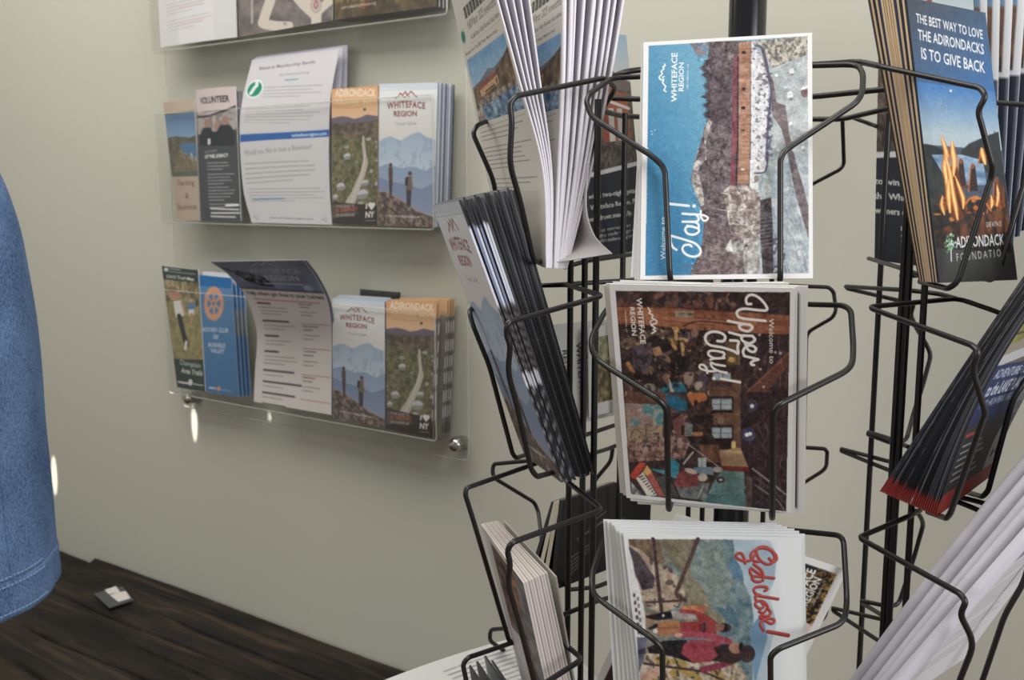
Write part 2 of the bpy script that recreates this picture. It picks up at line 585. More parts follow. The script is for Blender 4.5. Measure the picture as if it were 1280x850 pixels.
# ================================================================ SETTING
M_WALL = new_mat('painted_wall', rgb(184, 183, 172), .75, 0, .25)
_n = nd(M_WALL, 'ShaderNodeTexNoise'); _n.inputs['Scale'].default_value = 160; _n.inputs['Detail'].default_value = 4
_b = nd(M_WALL, 'ShaderNodeBump'); _b.inputs['Strength'].default_value = .06; _b.inputs['Distance'].default_value = .002
lk(M_WALL, _n.outputs[0], _b.inputs['Height']); lk(M_WALL, _b.outputs[0], M_WALL.node_tree.nodes['Principled BSDF'].inputs['Normal'])
def wbox(mb, u0, u1, o0, o1, z0, z1):
    mb.hexa([W(u0, o1, z0), W(u1, o1, z0), W(u1, o1, z1), W(u0, o1, z1), W(u0, o0, z0), W(u1, o0, z0), W(u1, o0, z1), W(u0, o0, z1)])
    return mb
tag(wbox(MB(), -4.2, 3.2, -.12, 0, 0, 3.3).build('wall_back', M_WALL, smooth=False), kind='structure')
M_FLOOR = new_mat('floor_boards', rgb(120, 98, 76), .5)
_t = nd(M_FLOOR, 'ShaderNodeTexCoord'); _m = nd(M_FLOOR, 'ShaderNodeMapping'); _m.inputs['Scale'].default_value = (1.2, 14, 1)
_n = nd(M_FLOOR, 'ShaderNodeTexNoise'); _n.inputs['Scale'].default_value = 3; _c = nd(M_FLOOR, 'ShaderNodeValToRGB')
_c.color_ramp.elements[0].color = rgb(88, 68, 50); _c.color_ramp.elements[1].color = rgb(142, 118, 92)
lk(M_FLOOR, _t.outputs['Object'], _m.inputs[0]); lk(M_FLOOR, _m.outputs[0], _n.inputs[0]); lk(M_FLOOR, _n.outputs[0], _c.inputs[0])
lk(M_FLOOR, _c.outputs[0], M_FLOOR.node_tree.nodes['Principled BSDF'].inputs[0])
tag(wbox(MB(), -4.2, 3.2, 0, 4.2, -.06, 0).build('floor', M_FLOOR, smooth=False), kind='structure')

# ================================================================ PLANK TABLE
M_WOOD = new_mat('dark_weathered_wood', rough=.6, spec=.3)
def wood_nodes(m, c0, c1, c2):
    tc = nd(m, 'ShaderNodeTexCoord')
    ro = nd(m, 'ShaderNodeMapping'); ro.inputs['Rotation'].default_value = (0, 0, 0)
    mp = nd(m, 'ShaderNodeMapping'); mp.inputs['Scale'].default_value = (2.2, 17, 6)
    n1 = nd(m, 'ShaderNodeTexNoise'); n1.inputs['Scale'].default_value = 1.6; n1.inputs['Detail'].default_value = 8; n1.inputs['Distortion'].default_value = .9
    n2 = nd(m, 'ShaderNodeTexNoise'); n2.inputs['Scale'].default_value = 7; n2.inputs['Detail'].default_value = 5
    r1 = nd(m, 'ShaderNodeValToRGB')
    e = r1.color_ramp.elements
    e[0].position = .36; e[0].color = c0; e[1].position = .68; e[1].color = c2
    k = e.new(.5); k.color = c1
    r2 = nd(m, 'ShaderNodeMapRange'); r2.inputs[1].default_value = .35; r2.inputs[2].default_value = .62; r2.inputs[3].default_value = .45; r2.inputs[4].default_value = 1.1
    mx = nd(m, 'ShaderNodeMix', data_type='RGBA', blend_type='MULTIPLY'); mx.inputs[0].default_value = 1
    lk(m, tc.outputs['Object'], ro.inputs[0]); lk(m, ro.outputs[0], mp.inputs[0]); lk(m, mp.outputs[0], n1.inputs[0]); lk(m, ro.outputs[0], n2.inputs[0])
    lk(m, n1.outputs[0], r1.inputs[0]); lk(m, n2.outputs[0], r2.inputs[0])
    lk(m, r1.outputs[0], mx.inputs[6]); lk(m, r2.outputs[0], mx.inputs[7])
    b = m.node_tree.nodes['Principled BSDF']
    lk(m, mx.outputs[2], b.inputs['Base Color'])
    bp = nd(m, 'ShaderNodeBump'); bp.inputs['Strength'].default_value = .5; bp.inputs['Distance'].default_value = .006
    lk(m, n1.outputs[0], bp.inputs['Height']); lk(m, bp.outputs[0], b.inputs['Normal'])
wood_nodes(M_WOOD, rgb(15, 12, 10), rgb(33, 26, 21), rgb(66, 52, 40))

def tz(px, py, z):
    r = ray(px, py); q = CAM + r * ((z - 1.5) / r[2])
    return q @ DW, DIST - q @ MW
def vnoise(x, y, seed):
    def h(i, j): return (math.sin(i * 127.1 + j * 311.7 + seed * 74.7) * 43758.5453) % 1
    i, j = math.floor(x), math.floor(y); fx, fy = x - i, y - j
    fx, fy = fx * fx * (3 - 2 * fx), fy * fy * (3 - 2 * fy)
    return (h(i, j) * (1 - fx) + h(i + 1, j) * fx) * (1 - fy) + (h(i, j + 1) * (1 - fx) + h(i + 1, j + 1) * fx) * fy
TZ = .655
cracks = [(.055, -1.95, -1.1, .010), (.115, -1.8, -.9, .012), (.175, -2.0, -1.35, .012), (.23, -1.7, -.9, .010), (.30, -1.95, -1.2, .012), (.40, -1.8, -1.0, .012)]
def plank(u0, u1, o0, o1, z, th, seed, end=None, nu=170, no=200):
    V = []; Fc = []
    for i in range(nu + 1):
        for j in range(no + 1):
            s, t = i / nu, j / no
            o = o0 + (o1 - o0) * t
            a = u0 + (end(o) if end else 0) + .02 * (vnoise(o * 14, 3, seed) - .5)
            u = a + (u1 - a) * s
            o += .014 * (vnoise(u * 5, 9, seed) - .5) * (t if t > .5 else 1 - t) * 2
            o = max(o, .003 + .0008 * j)
            h = z + .008 * (vnoise(u * 3, o * 18, seed) - .5) + .004 * (vnoise(u * 9, o * 60, seed + 3) - .5)
            d = min(s * (u1 - a), o - o0 + .004, o1 - o, (1 - s) * (u1 - a))
            h -= .012 * max(0, 1 - d / .018) ** 2
            for (oc, ua, ub, dp) in cracks:
                if ua < u < ub:
                    oo = oc + .02 * (vnoise(u * 4, oc * 30, seed) - .5)
                    h -= dp * math.exp(-((o - oo) / .0042) ** 2) * min(1, (u - ua) * 8, (ub - u) * 8)
            # a knot
            r = math.hypot((u + 1.47) / 1.3, o - .36)
            h -= .006 * math.exp(-((r - .022) / .006) ** 2)
            V.append(W(u, o, h))
    m = no + 1
    for i in range(nu):
        for j in range(no):
            Fc.append((i * m + j, (i + 1) * m + j, (i + 1) * m + j + 1, i * m + j + 1))
    rim = [i * m for i in range(nu + 1)] + [nu * m + j for j in range(1, m)] + [i * m + no for i in range(nu - 1, -1, -1)] + [j for j in range(no - 1, 0, -1)]
    b = len(V)
    for k in rim:
        p = V[k].copy(); p[2] = z - th; V.append(p)
    n = len(rim)
    for k in range(n):
        Fc.append((rim[(k + 1) % n], rim[k], b + k, b + (k + 1) % n))
    Fc.append(tuple(b + k for k in range(n))[::-1])
    return np.array(V), Fc
tbl = empty('plank_table', W(-1.55, .3, 0))
tag(tbl, 'dark weathered wooden plank table against the wall under the brochure racks', 'table')
V, Fc = plank(-2.1, -.93, .004, .56, TZ, .07, 2, end=lambda o: .55 * o)
mesh_obj('tabletop', V, Fc, M_WOOD, tbl, True).data.set_sharp_from_angle(angle=math.radians(60))
V, Fc = plank(-2.75, -2.02, .004, .30, TZ - .012, .058, 5, nu=60, no=40)
mesh_obj('back_plank', V, Fc, M_WOOD, tbl, True)
for u in (-2.35, -1.05):
    for o in (.07, .27 if u < -2 else .48):
        wbox(MB(), u - .035, u + .035, o - .035, o + .035, 0, TZ - .075).build('leg', M_WOOD, tbl, False)
wbox(MB(), -2.4, -1.0, .1, .24, TZ - .075, TZ - .0705).build('crosspiece', M_WOOD, tbl, False)

# ================================================================ WALL RACK OF CLEAR POCKETS
wr = empty('literature_rack', W(-1.35, .01, 1.068))
tag(wr, 'clear acrylic literature rack of three long pockets screwed to the pale wall', 'brochure rack')
P0, P1 = -1.715, -.972
wbox(MB(), P0, P1, .018, .021, 1.066, 2.14).build('back_panel', M_ACR, wr, False)
mb = MB()
mb.tube([W(P1, .0195, 2.13), W(P1, .0195, 1.066), W(P0, .0195, 1.066), W(P0, .0195, 2.13)], .0013, .012, 6)
mb.build('panel_edge_highlight', M_EDGE, wr)
for zb, ur in ((1.104, -1.008), (1.444, -1.008), (1.767, -.978)):
    ul = -1.702
    p = MB()
    wbox(p, ul, ur, .057, .060, zb, zb + .205)
    wbox(p, ul, ur, .021, .0605, zb - .004, zb - .0005)
    po = p.build('pocket', M_ACR, wr, False)
    for uu in (ul, ur - .003):
        wbox(MB(), uu, uu + .003, .0215, .0568, zb, zb + .205).build('side_panel', M_ACR, po, False)
    MB().tube([W(ul, .0585, zb + .205), W(ul, .0585, zb - .002), W(ur, .0585, zb - .002), W(ur, .0585, zb + .205), W(ul, .0585, zb + .205)], .0012, .006, 6).build('pocket_edge_highlight', M_EDGE, po)
for u, z in ((-.997, 1.090), (-1.69, 1.085), (-.997, 2.10), (-1.69, 2.10)):
    m_ = MB().lathe(W(u, .002, z), -MW, [(.012, 0), (.012, .0155), (.0125, .016), (.0125, .019)], 24)
    s_ = m_.build('standoff_screw', M_CHROME, wr)
    MB().lathe(W(u, .0212, z), -MW, [(.0118, 0), (.0122, .002), (.0112, .006), (.008, .009), (.003, .0105), (.0004, .0107)], 24).build('screw_cap', M_CHROME, s_)

# ================================================================ SPINNER RACK
sp = empty('spinner_rack', (RC[0], RC[1], 0))
tag(sp, 'black wire spinner rack with tiers of pockets holding postcards and brochures', 'display rack')
MB().lathe((RC[0], RC[1], 0), (0, 0, 1), [(.235, 0), (.24, .006), (.235, .014), (.12, .024), (.04, .034), (.022, .06)], 40).build('base', M_WIRE, sp)
MB().lathe((RC[0], RC[1], .03), (0, 0, 1), [(.0158, 0), (.0158, 1.88), (.010, 1.892)], 24).build('center_pole', M_POLE, sp)
UPR = [(712.5, .87), (730, .855), (744, .81), (777, .95), (1096, .95), (1124, .84), (1132, .835), (1152, .80), (866, 1.03), (884, 1.02), (962, 1.03)]
ups = []
for px, Z in UPR:
    q = at(px, 425, Z)
    ups.append(q)
    MB().tube([(q[0], q[1], .82), (q[0], q[1], 1.572 if px not in (1124, 1132) else 1.60)], .0027, n=10).build('upright', M_WIRE, sp)
RW = .0021
def ring(z, r):
    ordr = [0, 2, 7, 5, 4, 10, 9, 8, 3, 1]
    pts = [np.array([ups[i][0], ups[i][1], z]) for i in ordr]
    c = np.array([RC[0], RC[1], z])
    pts = sorted(pts, key=lambda p: math.atan2(p[1] - c[1], p[0] - c[0]))
    pts.append(pts[0])
    return MB().tube(pts, r, .02)
ring(.84, .003).build('ring', M_WIRE, sp)
for a in range(3):
    t = a * 2 * math.pi / 3 + .4
    c = np.array([RC[0], RC[1], .84])
    q = min(ups, key=lambda p: -((p[0] - c[0]) * math.cos(t) + (p[1] - c[1]) * math.sin(t)))
    MB().tube([c, (q[0], q[1], .84)], .003).build('spoke', M_WIRE, sp)
def wires(name, paths, r=RW, fil=.009):
    m_ = MB()
    for p in paths: m_.tube(p, r, fil)
    return m_.build(name, M_WIRE, sp)
def Zs(*pts): return [at(*p) for p in pts]
def Fr(*pts): return [ac(x, y, -13, v) for x, y, v in pts]
def inn(path, yaw, d):                       # add a foot running back to the core
    a = math.radians(yaw) + YAW; n = np.array([math.sin(a), -math.cos(a), 0])
    return path + [path[-1] - n * d]

# structural bars seen between the cards
wires('top_bar', [Zs((752, 122, .93), (800, 124, .93), (1016, 121, .88), (1160, 106, .84)),
                  Zs((744, 136, .9), (777, 145, .95), (860, 149, 1.03), (962, 149, 1.03), (1053, 149, 1.0), (1108, 136, .95), (1165, 124, .88))], .0026)
wires('top_bar', [Zs((1110, 85, .78), (1075, 77, .80), (1016, 81, .80), (800, 87, .80), (775, 91, .79), (748, 108, .80))], .0024)
wires('tier_bar', [Zs((678, 357, .88), (712, 355, .88), (795, 350, .90), (890, 352, .95)), Zs((705, 334, .87), (734, 326, .88), (790, 318, .95))])
wires('tier_bar', [Zs((1086, 323, .97), (1126, 335, .86), (1158, 347, .82)), Zs((1126, 345, .86), (1175, 343, .82))])
# front column
T1 = [inn(Fr((800, 96, .105), (766, 97, .11), (737, 117, .15), (732.7, 127, .155), (739, 146, .16), (815, 195, .176), (831, 209.6, .178), (837.7, 351, .195)), -13, .1),
      inn(Fr((1016, 82, .105), (1071, 80.5, .11), (1079, 91, .13), (1078, 116, .15), (1071, 128, .158), (980.5, 188.5, .172), (975.4, 199, .176), (975.4, 351, .194)), -13, .1)]
wires('wire_pocket', T1)
T2 = [inn(Fr((790, 358, .12), (757, 388, .16), (739.4, 421, .19), (739.4, 437, .2), (749, 452, .225), (823, 499, .252), (833.4, 510.6, .25), (835.7, 640, .208)), -13, .11),
      inn(Fr((990, 379, .12), (1011, 380.5, .125), (1054, 381.6, .15), (1063.7, 388, .16), (1066.8, 435, .19), (1065.6, 454, .21), (1058, 464, .225), (976, 504.8, .262), (966.6, 512.5, .262), (965.4, 651, .212)), -13, .11)]
wires('wire_pocket', T2)
T3 = [inn(Fr((780, 650, .12), (755, 670.6, .15), (739.7, 718, .185), (741, 741, .2), (751, 751, .215), (818, 800, .236), (828, 811, .236), (829, 965, .225)), -13, .12),
      inn(Fr((960, 660, .12), (990, 663, .125), (1049, 669, .15), (1054.6, 676, .16), (1058.9, 752, .19), (1056, 773, .21), (1048, 781, .215), (973, 811, .236), (963, 820, .236), (964, 970, .225)), -13, .12)]
wires('wire_pocket', T3)
# left column
wires('wire_pocket', [Zs((745, 150, .84), (770, 110, .80), (757, 97, .77), (645, 120, .70), (637, 130, .698), (640, 150, .70), (637, 205, .708), (650, 250, .722), (667, 326, .755), (700, 330, .86)),
                      Zs((612, 150, .90), (596, 157, .865), (591, 167, .86), (617, 225, .868), (628, 300, .885), (650, 318, .90))])
wires('wire_pocket', [Zs((674, 357, .87), (709, 356, .85), (753.5, 370, .76), (634.5, 402.6, .685), (632.6, 417.6, .688), (638, 432, .69), (634.6, 465, .70), (645, 502, .71), (664, 587, .742), (671, 596, .745), (712, 585, .83)),
                      Zs((640, 372, .93), (600, 376, .87), (586.5, 389, .825), (591, 406, .82), (612, 458, .83), (640.6, 567, .862), (645, 572.5, .865), (680, 561, .93))])
wires('wire_pocket', [Zs((690, 585, .86), (708, 601, .84), (753, 637, .76), (640, 678, .685), (634, 688, .688), (638, 705, .69), (635, 730, .698), (650, 782, .715), (672, 868, .74), (705, 860, .84)),
                      Zs((690, 572, .9), (669.5, 579.5, .87), (583, 610, .83), (581.5, 618, .83), (591, 648, .835), (636, 800, .868), (640, 803.5, .87), (665, 796, .9)),
                      ])
wires('wire_pocket', [Zs((662, 760, .88), (680, 783, .85), (728, 824, .76), (640, 880, .69)),
                      Zs((660, 796, .9), (640, 803.5, .87), (585, 822, .83), (578.5, 830, .83), (583, 852, .83), (600, 930, .85), (640, 925, .92))])
# column behind on the left
wires('wire_pocket', [Zs((700, 575, .93), (660, 576, .96), (617, 580, 1.0), (615.5, 590, 1.0), (618.5, 598, 1.0), (668, 628, 1.05), (673, 640, 1.05), (680, 700, 1.0), (712, 737, .93)),
                      Zs((712, 737, .93), (745, 734, .94), (800, 712, 1.02), (850, 700, 1.05))])
wires('wire_pocket', [Zs((690, 780, .93), (650, 784, .96), (613, 787, .99), (612, 801, .99), (655, 830, 1.02), (668, 890, 1.0))])
wires('wire_pocket', [Zs((722, 547, .93), (770, 531, .98), (800, 526, 1.0)), Zs((724, 572, .93), (760, 561, .98), (770, 557, .99)), Zs((766, 559, .99), (764, 576, 1.0), (742, 602, 1.02), (735, 640, 1.0))])
wires('tier_bar', [Zs((705, 768, .88), (745, 752, .92), (800, 735, 1.0))], RW)
# column behind, seen right of the postcards
wires('wire_pocket', [Zs((1053, 150, 1.02), (1055, 205, 1.06), (1050, 212, 1.06), (1008, 234, 1.1), (1005, 330, 1.1)), Zs((1066, 147, 1.0), (1096, 158, .97))])
wires('wire_pocket', [Zs((985, 357, 1.03), (1036, 359, 1.03), (1042, 365, 1.03), (1045, 388, 1.06), (1041, 397, 1.07), (1008, 416, 1.1), (1005, 560, 1.1))])
wires('wire_pocket', [Zs((985, 558, 1.03), (1031, 561, 1.03), (1034, 565, 1.03), (1033, 583, 1.05), (1028, 589, 1.06), (1004, 604, 1.1))])
wires('wire_pocket', [Zs((1000, 745, 1.03), (1034, 756, 1.03), (1032, 770, 1.04), (1020, 782, 1.06), (985, 800, 1.1))])
# right-hand column
wires('wire_pocket', [Zs((1075, 77, .80), (1100, 83, .76), (1226, 110, .69), (1232.6, 120.6, .685), (1222, 138, .69), (1241, 208, .695), (1239, 222, .70), (1197, 353, .712), (1185, 361, .72), (1150, 352, .80)),
                      Zs((1230, 127, .86), (1290, 132, .80), (1300, 160, .78), (1282, 222, .765), (1247, 345, .77), (1238, 350, .775), (1215, 346, .84))])
wires('wire_pocket', [Zs((1262, 397, .80), (1247, 390, .80), (1198, 373, .82), (1089, 383.4, .78), (1090, 386, .775), (1216, 432, .655), (1223, 440, .65), (1215.6, 461, .655), (1232, 517, .66), (1228, 526, .665), (1188, 642, .70), (1183, 648, .705), (1160, 640, .78)),
                      Zs((1300, 440, .74), (1281, 477, .735), (1266, 499, .735), (1235, 614, .77), (1228, 621, .775), (1205, 614, .84))])
wires('wire_pocket', [Zs((1150, 638, .82), (1137, 645, .80), (1076, 670.6, .765), (1077, 674, .762), (1200, 742, .652), (1207.6, 752, .648), (1200, 768, .652), (1218, 804, .656), (1199, 852, .67), (1150, 990, .70)),
                      Zs((1290, 690, .72), (1280, 728, .72), (1256, 768, .725), (1228, 851, .745), (1200, 930, .77))])
wires('tier_bar', [Zs((1140, 612, .84), (1210, 623.5, .82), (1262, 638, .80)), Zs((1140, 610, .85), (1200, 628, .80), (1252, 650, .78))])
# column behind on the right
wires('wire_pocket', [Zs((1194, 373, .84), (1175, 367.5, .86), (1137, 363, .88), (1057, 358, 1.0), (1060, 361, 1.0), (1121, 375, .93), (1140, 380, .9)),
                      Zs((1142, 380, .9), (1138, 394, .91), (1146, 411, .93), (1156, 427, .95), (1164, 443, .95), (1154, 480, .95), (1143, 513, .95), (1133, 550, .94), (1124, 552, .93))])
wires('wire_pocket', [Zs((1136, 559, .88), (1112, 548, .92), (1086, 540, .96), (1085, 543, .96), (1112, 553, .93)),
                      Zs((1112, 577, .94), (1052, 561, 1.02), (1052, 564, 1.02), (1112, 588, .94), (1140, 600, .88))])
wires('wire_pocket', [Zs((1145, 638, .88), (1152, 648, .89), (1154, 656, .9), (1144, 692, .93), (1123, 757, .94), (1106, 757, .93), (1077, 751, .97), (1078, 754, .97), (1130, 786, .86)),
                      Zs((1110, 776, .93), (1041, 760, 1.02), (1042, 764, 1.02), (1103, 804, .93), (1140, 826, .86))])

# ================================================================ PRINTED ARTWORK
WHT = (232, 232, 232)
def logo_peaks(c, pts, wd, col): c.line(pts, wd, col)

QJ = [(804.5, 52.9), (1015.1, 40.7), (1016.2, 347.9), (800.3, 349.6)]
def art_jay():
    c = Cv(290, 420, (232, 232, 233), QJ)
    J1 = (800, 40, 5.3125); J2 = (795, 190, 5.15); Z6 = (720, 0, 2.361)
    def j(pts1, pts2):                    # polygons spanning both close-ups
        return [(800 + x / 5.3125, 40 + y / 5.3125) for x, y in pts1] + [(795 + x / 5.15, 190 + y / 5.15) for x, y in pts2]
    c.fr(0, 0, 1)
    pic = [(811, 57.5), (1009, 45.3), (1011, 341), (807, 344.4)]
    c.grad(pic, (52, 128, 178), (104, 168, 200), (812, 200), (905, 160))
    c.spk(pic, (120, 182, 212), 120, 170, .64, 5, .22, 2); c.spk(pic, (36, 104, 158), 120, 170, .66, 9, .2, 2)
    c.tex(j([(730, 60), (1112, 28), (1112, 850)], [(1113, 0), (1113, 778), (690, 788), (735, 0)]), (150, 164, 172), (196, 202, 204), 20, 30, 4, 40)
    hill = j([(330, 72), (455, 70), (452, 180), (428, 245), (455, 300), (462, 440), (452, 560), (425, 650), (370, 850)],
             [(375, 60), (352, 180), (372, 240), (410, 345), (430, 420), (458, 480), (445, 560), (422, 640), (362, 740), (350, 790), (700, 788), (740, 400), (740, 0)]) + [(940, 190), (938, 52), (870, 50)]
    c.tex(hill, (78, 66, 72), (128, 112, 116), 40, 60, 4, 11, .3, .7)
    c.spk(hill, (62, 52, 58), 60, 80, .62, 21, .6); c.spk(hill, (152, 138, 138), 80, 120, .68, 22, .5)
    c.fr(*J1)
    c.tex([(450, 70), (330, 75), (380, 160), (440, 180)], (95, 135, 165), (130, 110, 120), 60, 80, 3, 31)
    rag = random.Random(4)
    for i in range(46):                   # conifers along the ridge
        y = 190 + i * 9
        x = 445 + 12 * math.sin(i * .9) - (22 if 195 < y < 290 else 0)
        c.poly([(x - 14 - 16 * rag.random(), y), (x + 26, y - 9), (x + 26, y + 9)], (66, 58, 64))
    c.poly([(398, 432), (470, 412), (470, 452)], (62, 60, 62)); c.poly([(430, 455), (480, 440), (480, 470)], (62, 60, 62))
    c.tex([(462, 200), (600, 240), (600, 640), (470, 600)], (60, 50, 58), (104, 90, 96), 50, 80, 4, 12, .3, .7, .75)
    # bare ridge with snow
    rid = j([(455, 570), (478, 600), (440, 730), (440, 850), (372, 850), (425, 660)], [(445, 40), (400, 120), (432, 250), (440, 340), (418, 350), (372, 240), (354, 180), (376, 60)])
    c.fr(0, 0, 1); c.tex(rid, (120, 112, 112), (190, 184, 176), 60, 90, 3, 14, .35, .65)
    # lower thicket and banks
    low = j([], [(440, 440), (560, 470), (700, 560), (690, 788), (352, 788), (420, 640)])
    c.tex(low, (86, 70, 74), (138, 120, 122), 60, 80, 4, 15, .3, .7)
    mid = j([], [(560, 250), (610, 212), (740, 212), (800, 300), (800, 560), (700, 600), (600, 470)])
    c.tex(mid, (112, 96, 92), (176, 164, 156), 50, 70, 4, 16, .32, .68)
    c.spk(mid, (215, 210, 205), 70, 90, .63, 17, .8)
    c.fr(*J2)
    for k in range(60):                   # branches
        x, y = rag.uniform(440, 780), rag.uniform(330, 700); a = rag.uniform(-.5, .5)
        c.line([(x, y), (x + 60 * math.cos(a), y + 60 * math.sin(a))], 3, rag.choice([(176, 160, 152), (92, 76, 80), (150, 134, 130)]), .7)
    c.tex([(575, 590), (690, 560), (710, 690), (620, 660)], (190, 188, 184), (120, 112, 110), 50, 70, 3, 18)
    c.poly([(575, 620), (610, 560), (625, 640), (590, 640)], (222, 222, 220), .8)
    for p in ([(580, 270), (605, 275), (600, 360), (580, 360)], [(590, 350), (600, 460), (720, 470)], [(550, 265), (600, 265)], [(530, 370), (640, 380)]):
        c.line(p, 8, (205, 198, 188), .7)
    # river bank and ice
    c.fr(*J1)
    snow = [(735, 60), (800, 150), (845, 300), (860, 560), (842, 850), (735, 850)]
    c.tex(snow, (226, 227, 231), (205, 204, 210), 30, 50, 3, 41)
    c.spk(snow, (108, 98, 104), 60, 90, .66, 42, .8)
    c.tex([(740, 60), (1112, 28), (1112, 180), (980, 250), (880, 250), (820, 110)], (108, 104, 98), (196, 192, 176), 70, 80, 3, 43, .38, .62)
    ice = [(880, 240), (1112, 150), (1115, 850), (850, 850), (870, 560), (860, 330)]
    c.tex(ice, (158, 168, 172), (194, 200, 200), 18, 30, 4, 44)
    c.fr(*J2)
    snow2 = [(732, 0), (850, 0), (838, 130), (780, 160), (800, 300), (730, 220)]
    c.tex(snow2, (226, 227, 231), (200, 198, 204), 30, 50, 3, 45); c.spk(snow2, (120, 110, 112), 60, 90, .68, 46, .7)
    ice2 = [(850, 0), (1115, 0), (1113, 778), (800, 788), (800, 280), (820, 160)]
    c.tex(ice2, (150, 166, 176), (196, 202, 204), 26, 40, 4, 47)
    for k in range(170):
        x, y = rag.uniform(830, 1090), rag.uniform(150, 760); L = rag.uniform(20, 80)
        c.line([(x, y), (x + L * .3, y + L)], rag.uniform(3, 7), rag.choice([(216, 220, 222), (108, 136, 156), (124, 148, 168), (200, 206, 210), (92, 100, 116)]), .45)
    c.tex([(800, 310), (868, 290), (880, 480), (884, 780), (815, 785), (800, 560)], (56, 50, 60), (100, 92, 96), 40, 60, 3, 48)
    c.spk([(860, 560), (960, 540), (960, 788), (870, 788)], (70, 64, 76), 50, 60, .55, 49, .7)
    for k in range(9):
        y = 430 + k * 24
        c.line([(740, y + 30), (800, y), (880, y - 14)], 4, (190, 184, 180), .5)
    c.tex([(690, 620), (790, 560), (800, 788), (700, 788)], (128, 124, 122), (214, 212, 208), 40, 50, 3, 50)
    # the shadowed channel
    c.fr(0, 0, 1)
    ch = j([(800, 95), (830, 160), (850, 250), (885, 330), (905, 470), (965, 490), (985, 640), (1005, 760), (1022, 850), (985, 850), (960, 720), (935, 640), (880, 560), (862, 330), (830, 250)], [])
    c.tex(ch, (108, 94, 98), (132, 118, 120), 40, 60, 3, 51)
    ch2 = j([], [(985, 0), (1012, 0), (1040, 110), (1075, 220), (1108, 350), (1110, 560), (1060, 390), (1015, 220), (985, 70)])
    c.tex(ch2, (102, 90, 96), (128, 116, 118), 40, 60, 3, 52)
    c.fr(*J1)
    c.line([(765, 90), (810, 110), (842, 220), (858, 330), (872, 400), (850, 600), (838, 850)], 16, (84, 80, 108), .85, True)
    c.spk([(820, 250), (880, 250), (880, 850), (825, 850)], (70, 64, 90), 60, 90, .58, 53, .7)
    for x, y, r in ((1005, 262, 16), (995, 420, 20), (965, 370, 8), (1000, 610, 12), (1080, 770, 12), (915, 785, 9), (905, 290, 10)):
        c.ell(x, y, r, r * 1.3, (228, 230, 230)); c.ell(x + 4, y + r * 1.2, r * .7, r * .5, (120, 108, 110), .7)
    c.ell(1092, 405, 26, 30, (120, 92, 92)); c.ell(1090, 372, 26, 10, (230, 232, 232), 1, -.4)
    c.fr(*J2)
    c.line([(850, 0), (846, 60), (834, 118), (812, 134), (765, 136)], 10, (78, 74, 100), .9, True)
    c.ell(978, 236, 7, 12, (228, 230, 230)); c.ell(775, 172, 16, 22, (140, 126, 122)); c.ell(1048, 650, 10, 18, (224, 226, 228))
    # covered bridge
    c.fr(0, 0, 1)
    roof = j([(622, 165), (650, 165), (648, 850), (604, 850)], [(645, 0), (641, 216), (606, 216), (608, 0)][0:3])
    c.tex(roof, (118, 58, 74), (140, 74, 86), 60, 20, 3, 61)
    c.fr(*J1); c.line([(652, 160), (649, 500), (648, 850)], 10, (58, 46, 58))
    wall_ = [(800 + x / 5.3125, 40 + y / 5.3125) for x, y in ((656, 72), (735, 62), (732, 850), (654, 850))]
    c.fr(0, 0, 1)
    wl = wall_[:2] + [(795 + 733 / 5.15, 190 + 0), (795 + 728 / 5.15, 190 + 206 / 5.15), (795 + 652 / 5.15, 190 + 206 / 5.15)] + [wall_[3]]
    c.tex(wl, (158, 112, 90), (190, 142, 114), 8, 120, 3, 62, .3, .7)
    c.fr(*J1)
    for yy in range(90, 850, 22): c.line([(656, yy), (734, yy)], 2, (136, 92, 76), .6)
    for x, y in ((688, 137), (686, 380), (685, 505), (683, 653)): c.rect(x - 12, y - 10 if y != 653 else y - 4, x + 12, y + 10 if y != 653 else y + 4, (42, 34, 32))
    c.line([(735, 62), (733, 850)], 4, (80, 62, 60), .8)
    c.poly([(626, 165), (656, 72), (656, 165)], (110, 84, 84))
    c.fr(*J2)
    for yy in range(10, 206, 22): c.line([(652, yy), (731, yy)], 2, (136, 92, 76), .6)
    c.line([(647, 0), (645, 215)], 9, (58, 46, 58)); c.rect(676, 106, 698, 118, (216, 204, 180)); c.line([(732, 0), (728, 206)], 4, (80, 62, 60), .8)
    c.fr(0, 0, 1); c.soft(pic, 1); c.grain([(866, 48), (1010, 45), (1012, 342), (862, 343), (868, 300), (862, 230), (884, 130)], 26); c.grain([(806, 55), (884, 50), (868, 340), (806, 343)], 6)
    # lettering
    c.fr(*J1)
    wt = (236, 240, 243)
    c.text('WHITEFACE', (246, 464), (248, 140), 38, wt, .022, up=(-1, 0))
    c.text('REGION', (290, 394), (292, 204), 34, wt, .022, up=(-1, 0))
    c.text('adirondacks, usa', (321, 380), (323, 215), 13, wt, .005, up=(-1, 0))
    c.line([(174, 396), (160, 388), (172, 362), (150, 338), (158, 326), (132, 312), (128, 300), (150, 278), (142, 262), (160, 246), (154, 232), (168, 226), (165, 214)], 9, wt)
    c.line([(150, 338), (160, 318), (150, 300), (165, 296)], 6, wt)
    for x, y in ((100, 652), (82, 680), (78, 660), (55, 770)): c.ell(x, y, 6, 4, (200, 222, 235), .8)
    c.fr(*J2)
    c.text('Welcome to', (189, 692), (189, 420), 30, wt, .004, up=(-1, 0))
    wd = 15
    c.line([(262, 628), (240, 612), (224, 575), (226, 540), (250, 545), (320, 565), (385, 590), (416, 630), (405, 662), (365, 672), (320, 655), (300, 625), (312, 600), (345, 596), (358, 606)], wd, wt, 1, True)
    c.line([(362, 478), (330, 480), (318, 500), (335, 525), (375, 530), (404, 512), (402, 494), (372, 482), (330, 474)], wd, wt, 1, True)
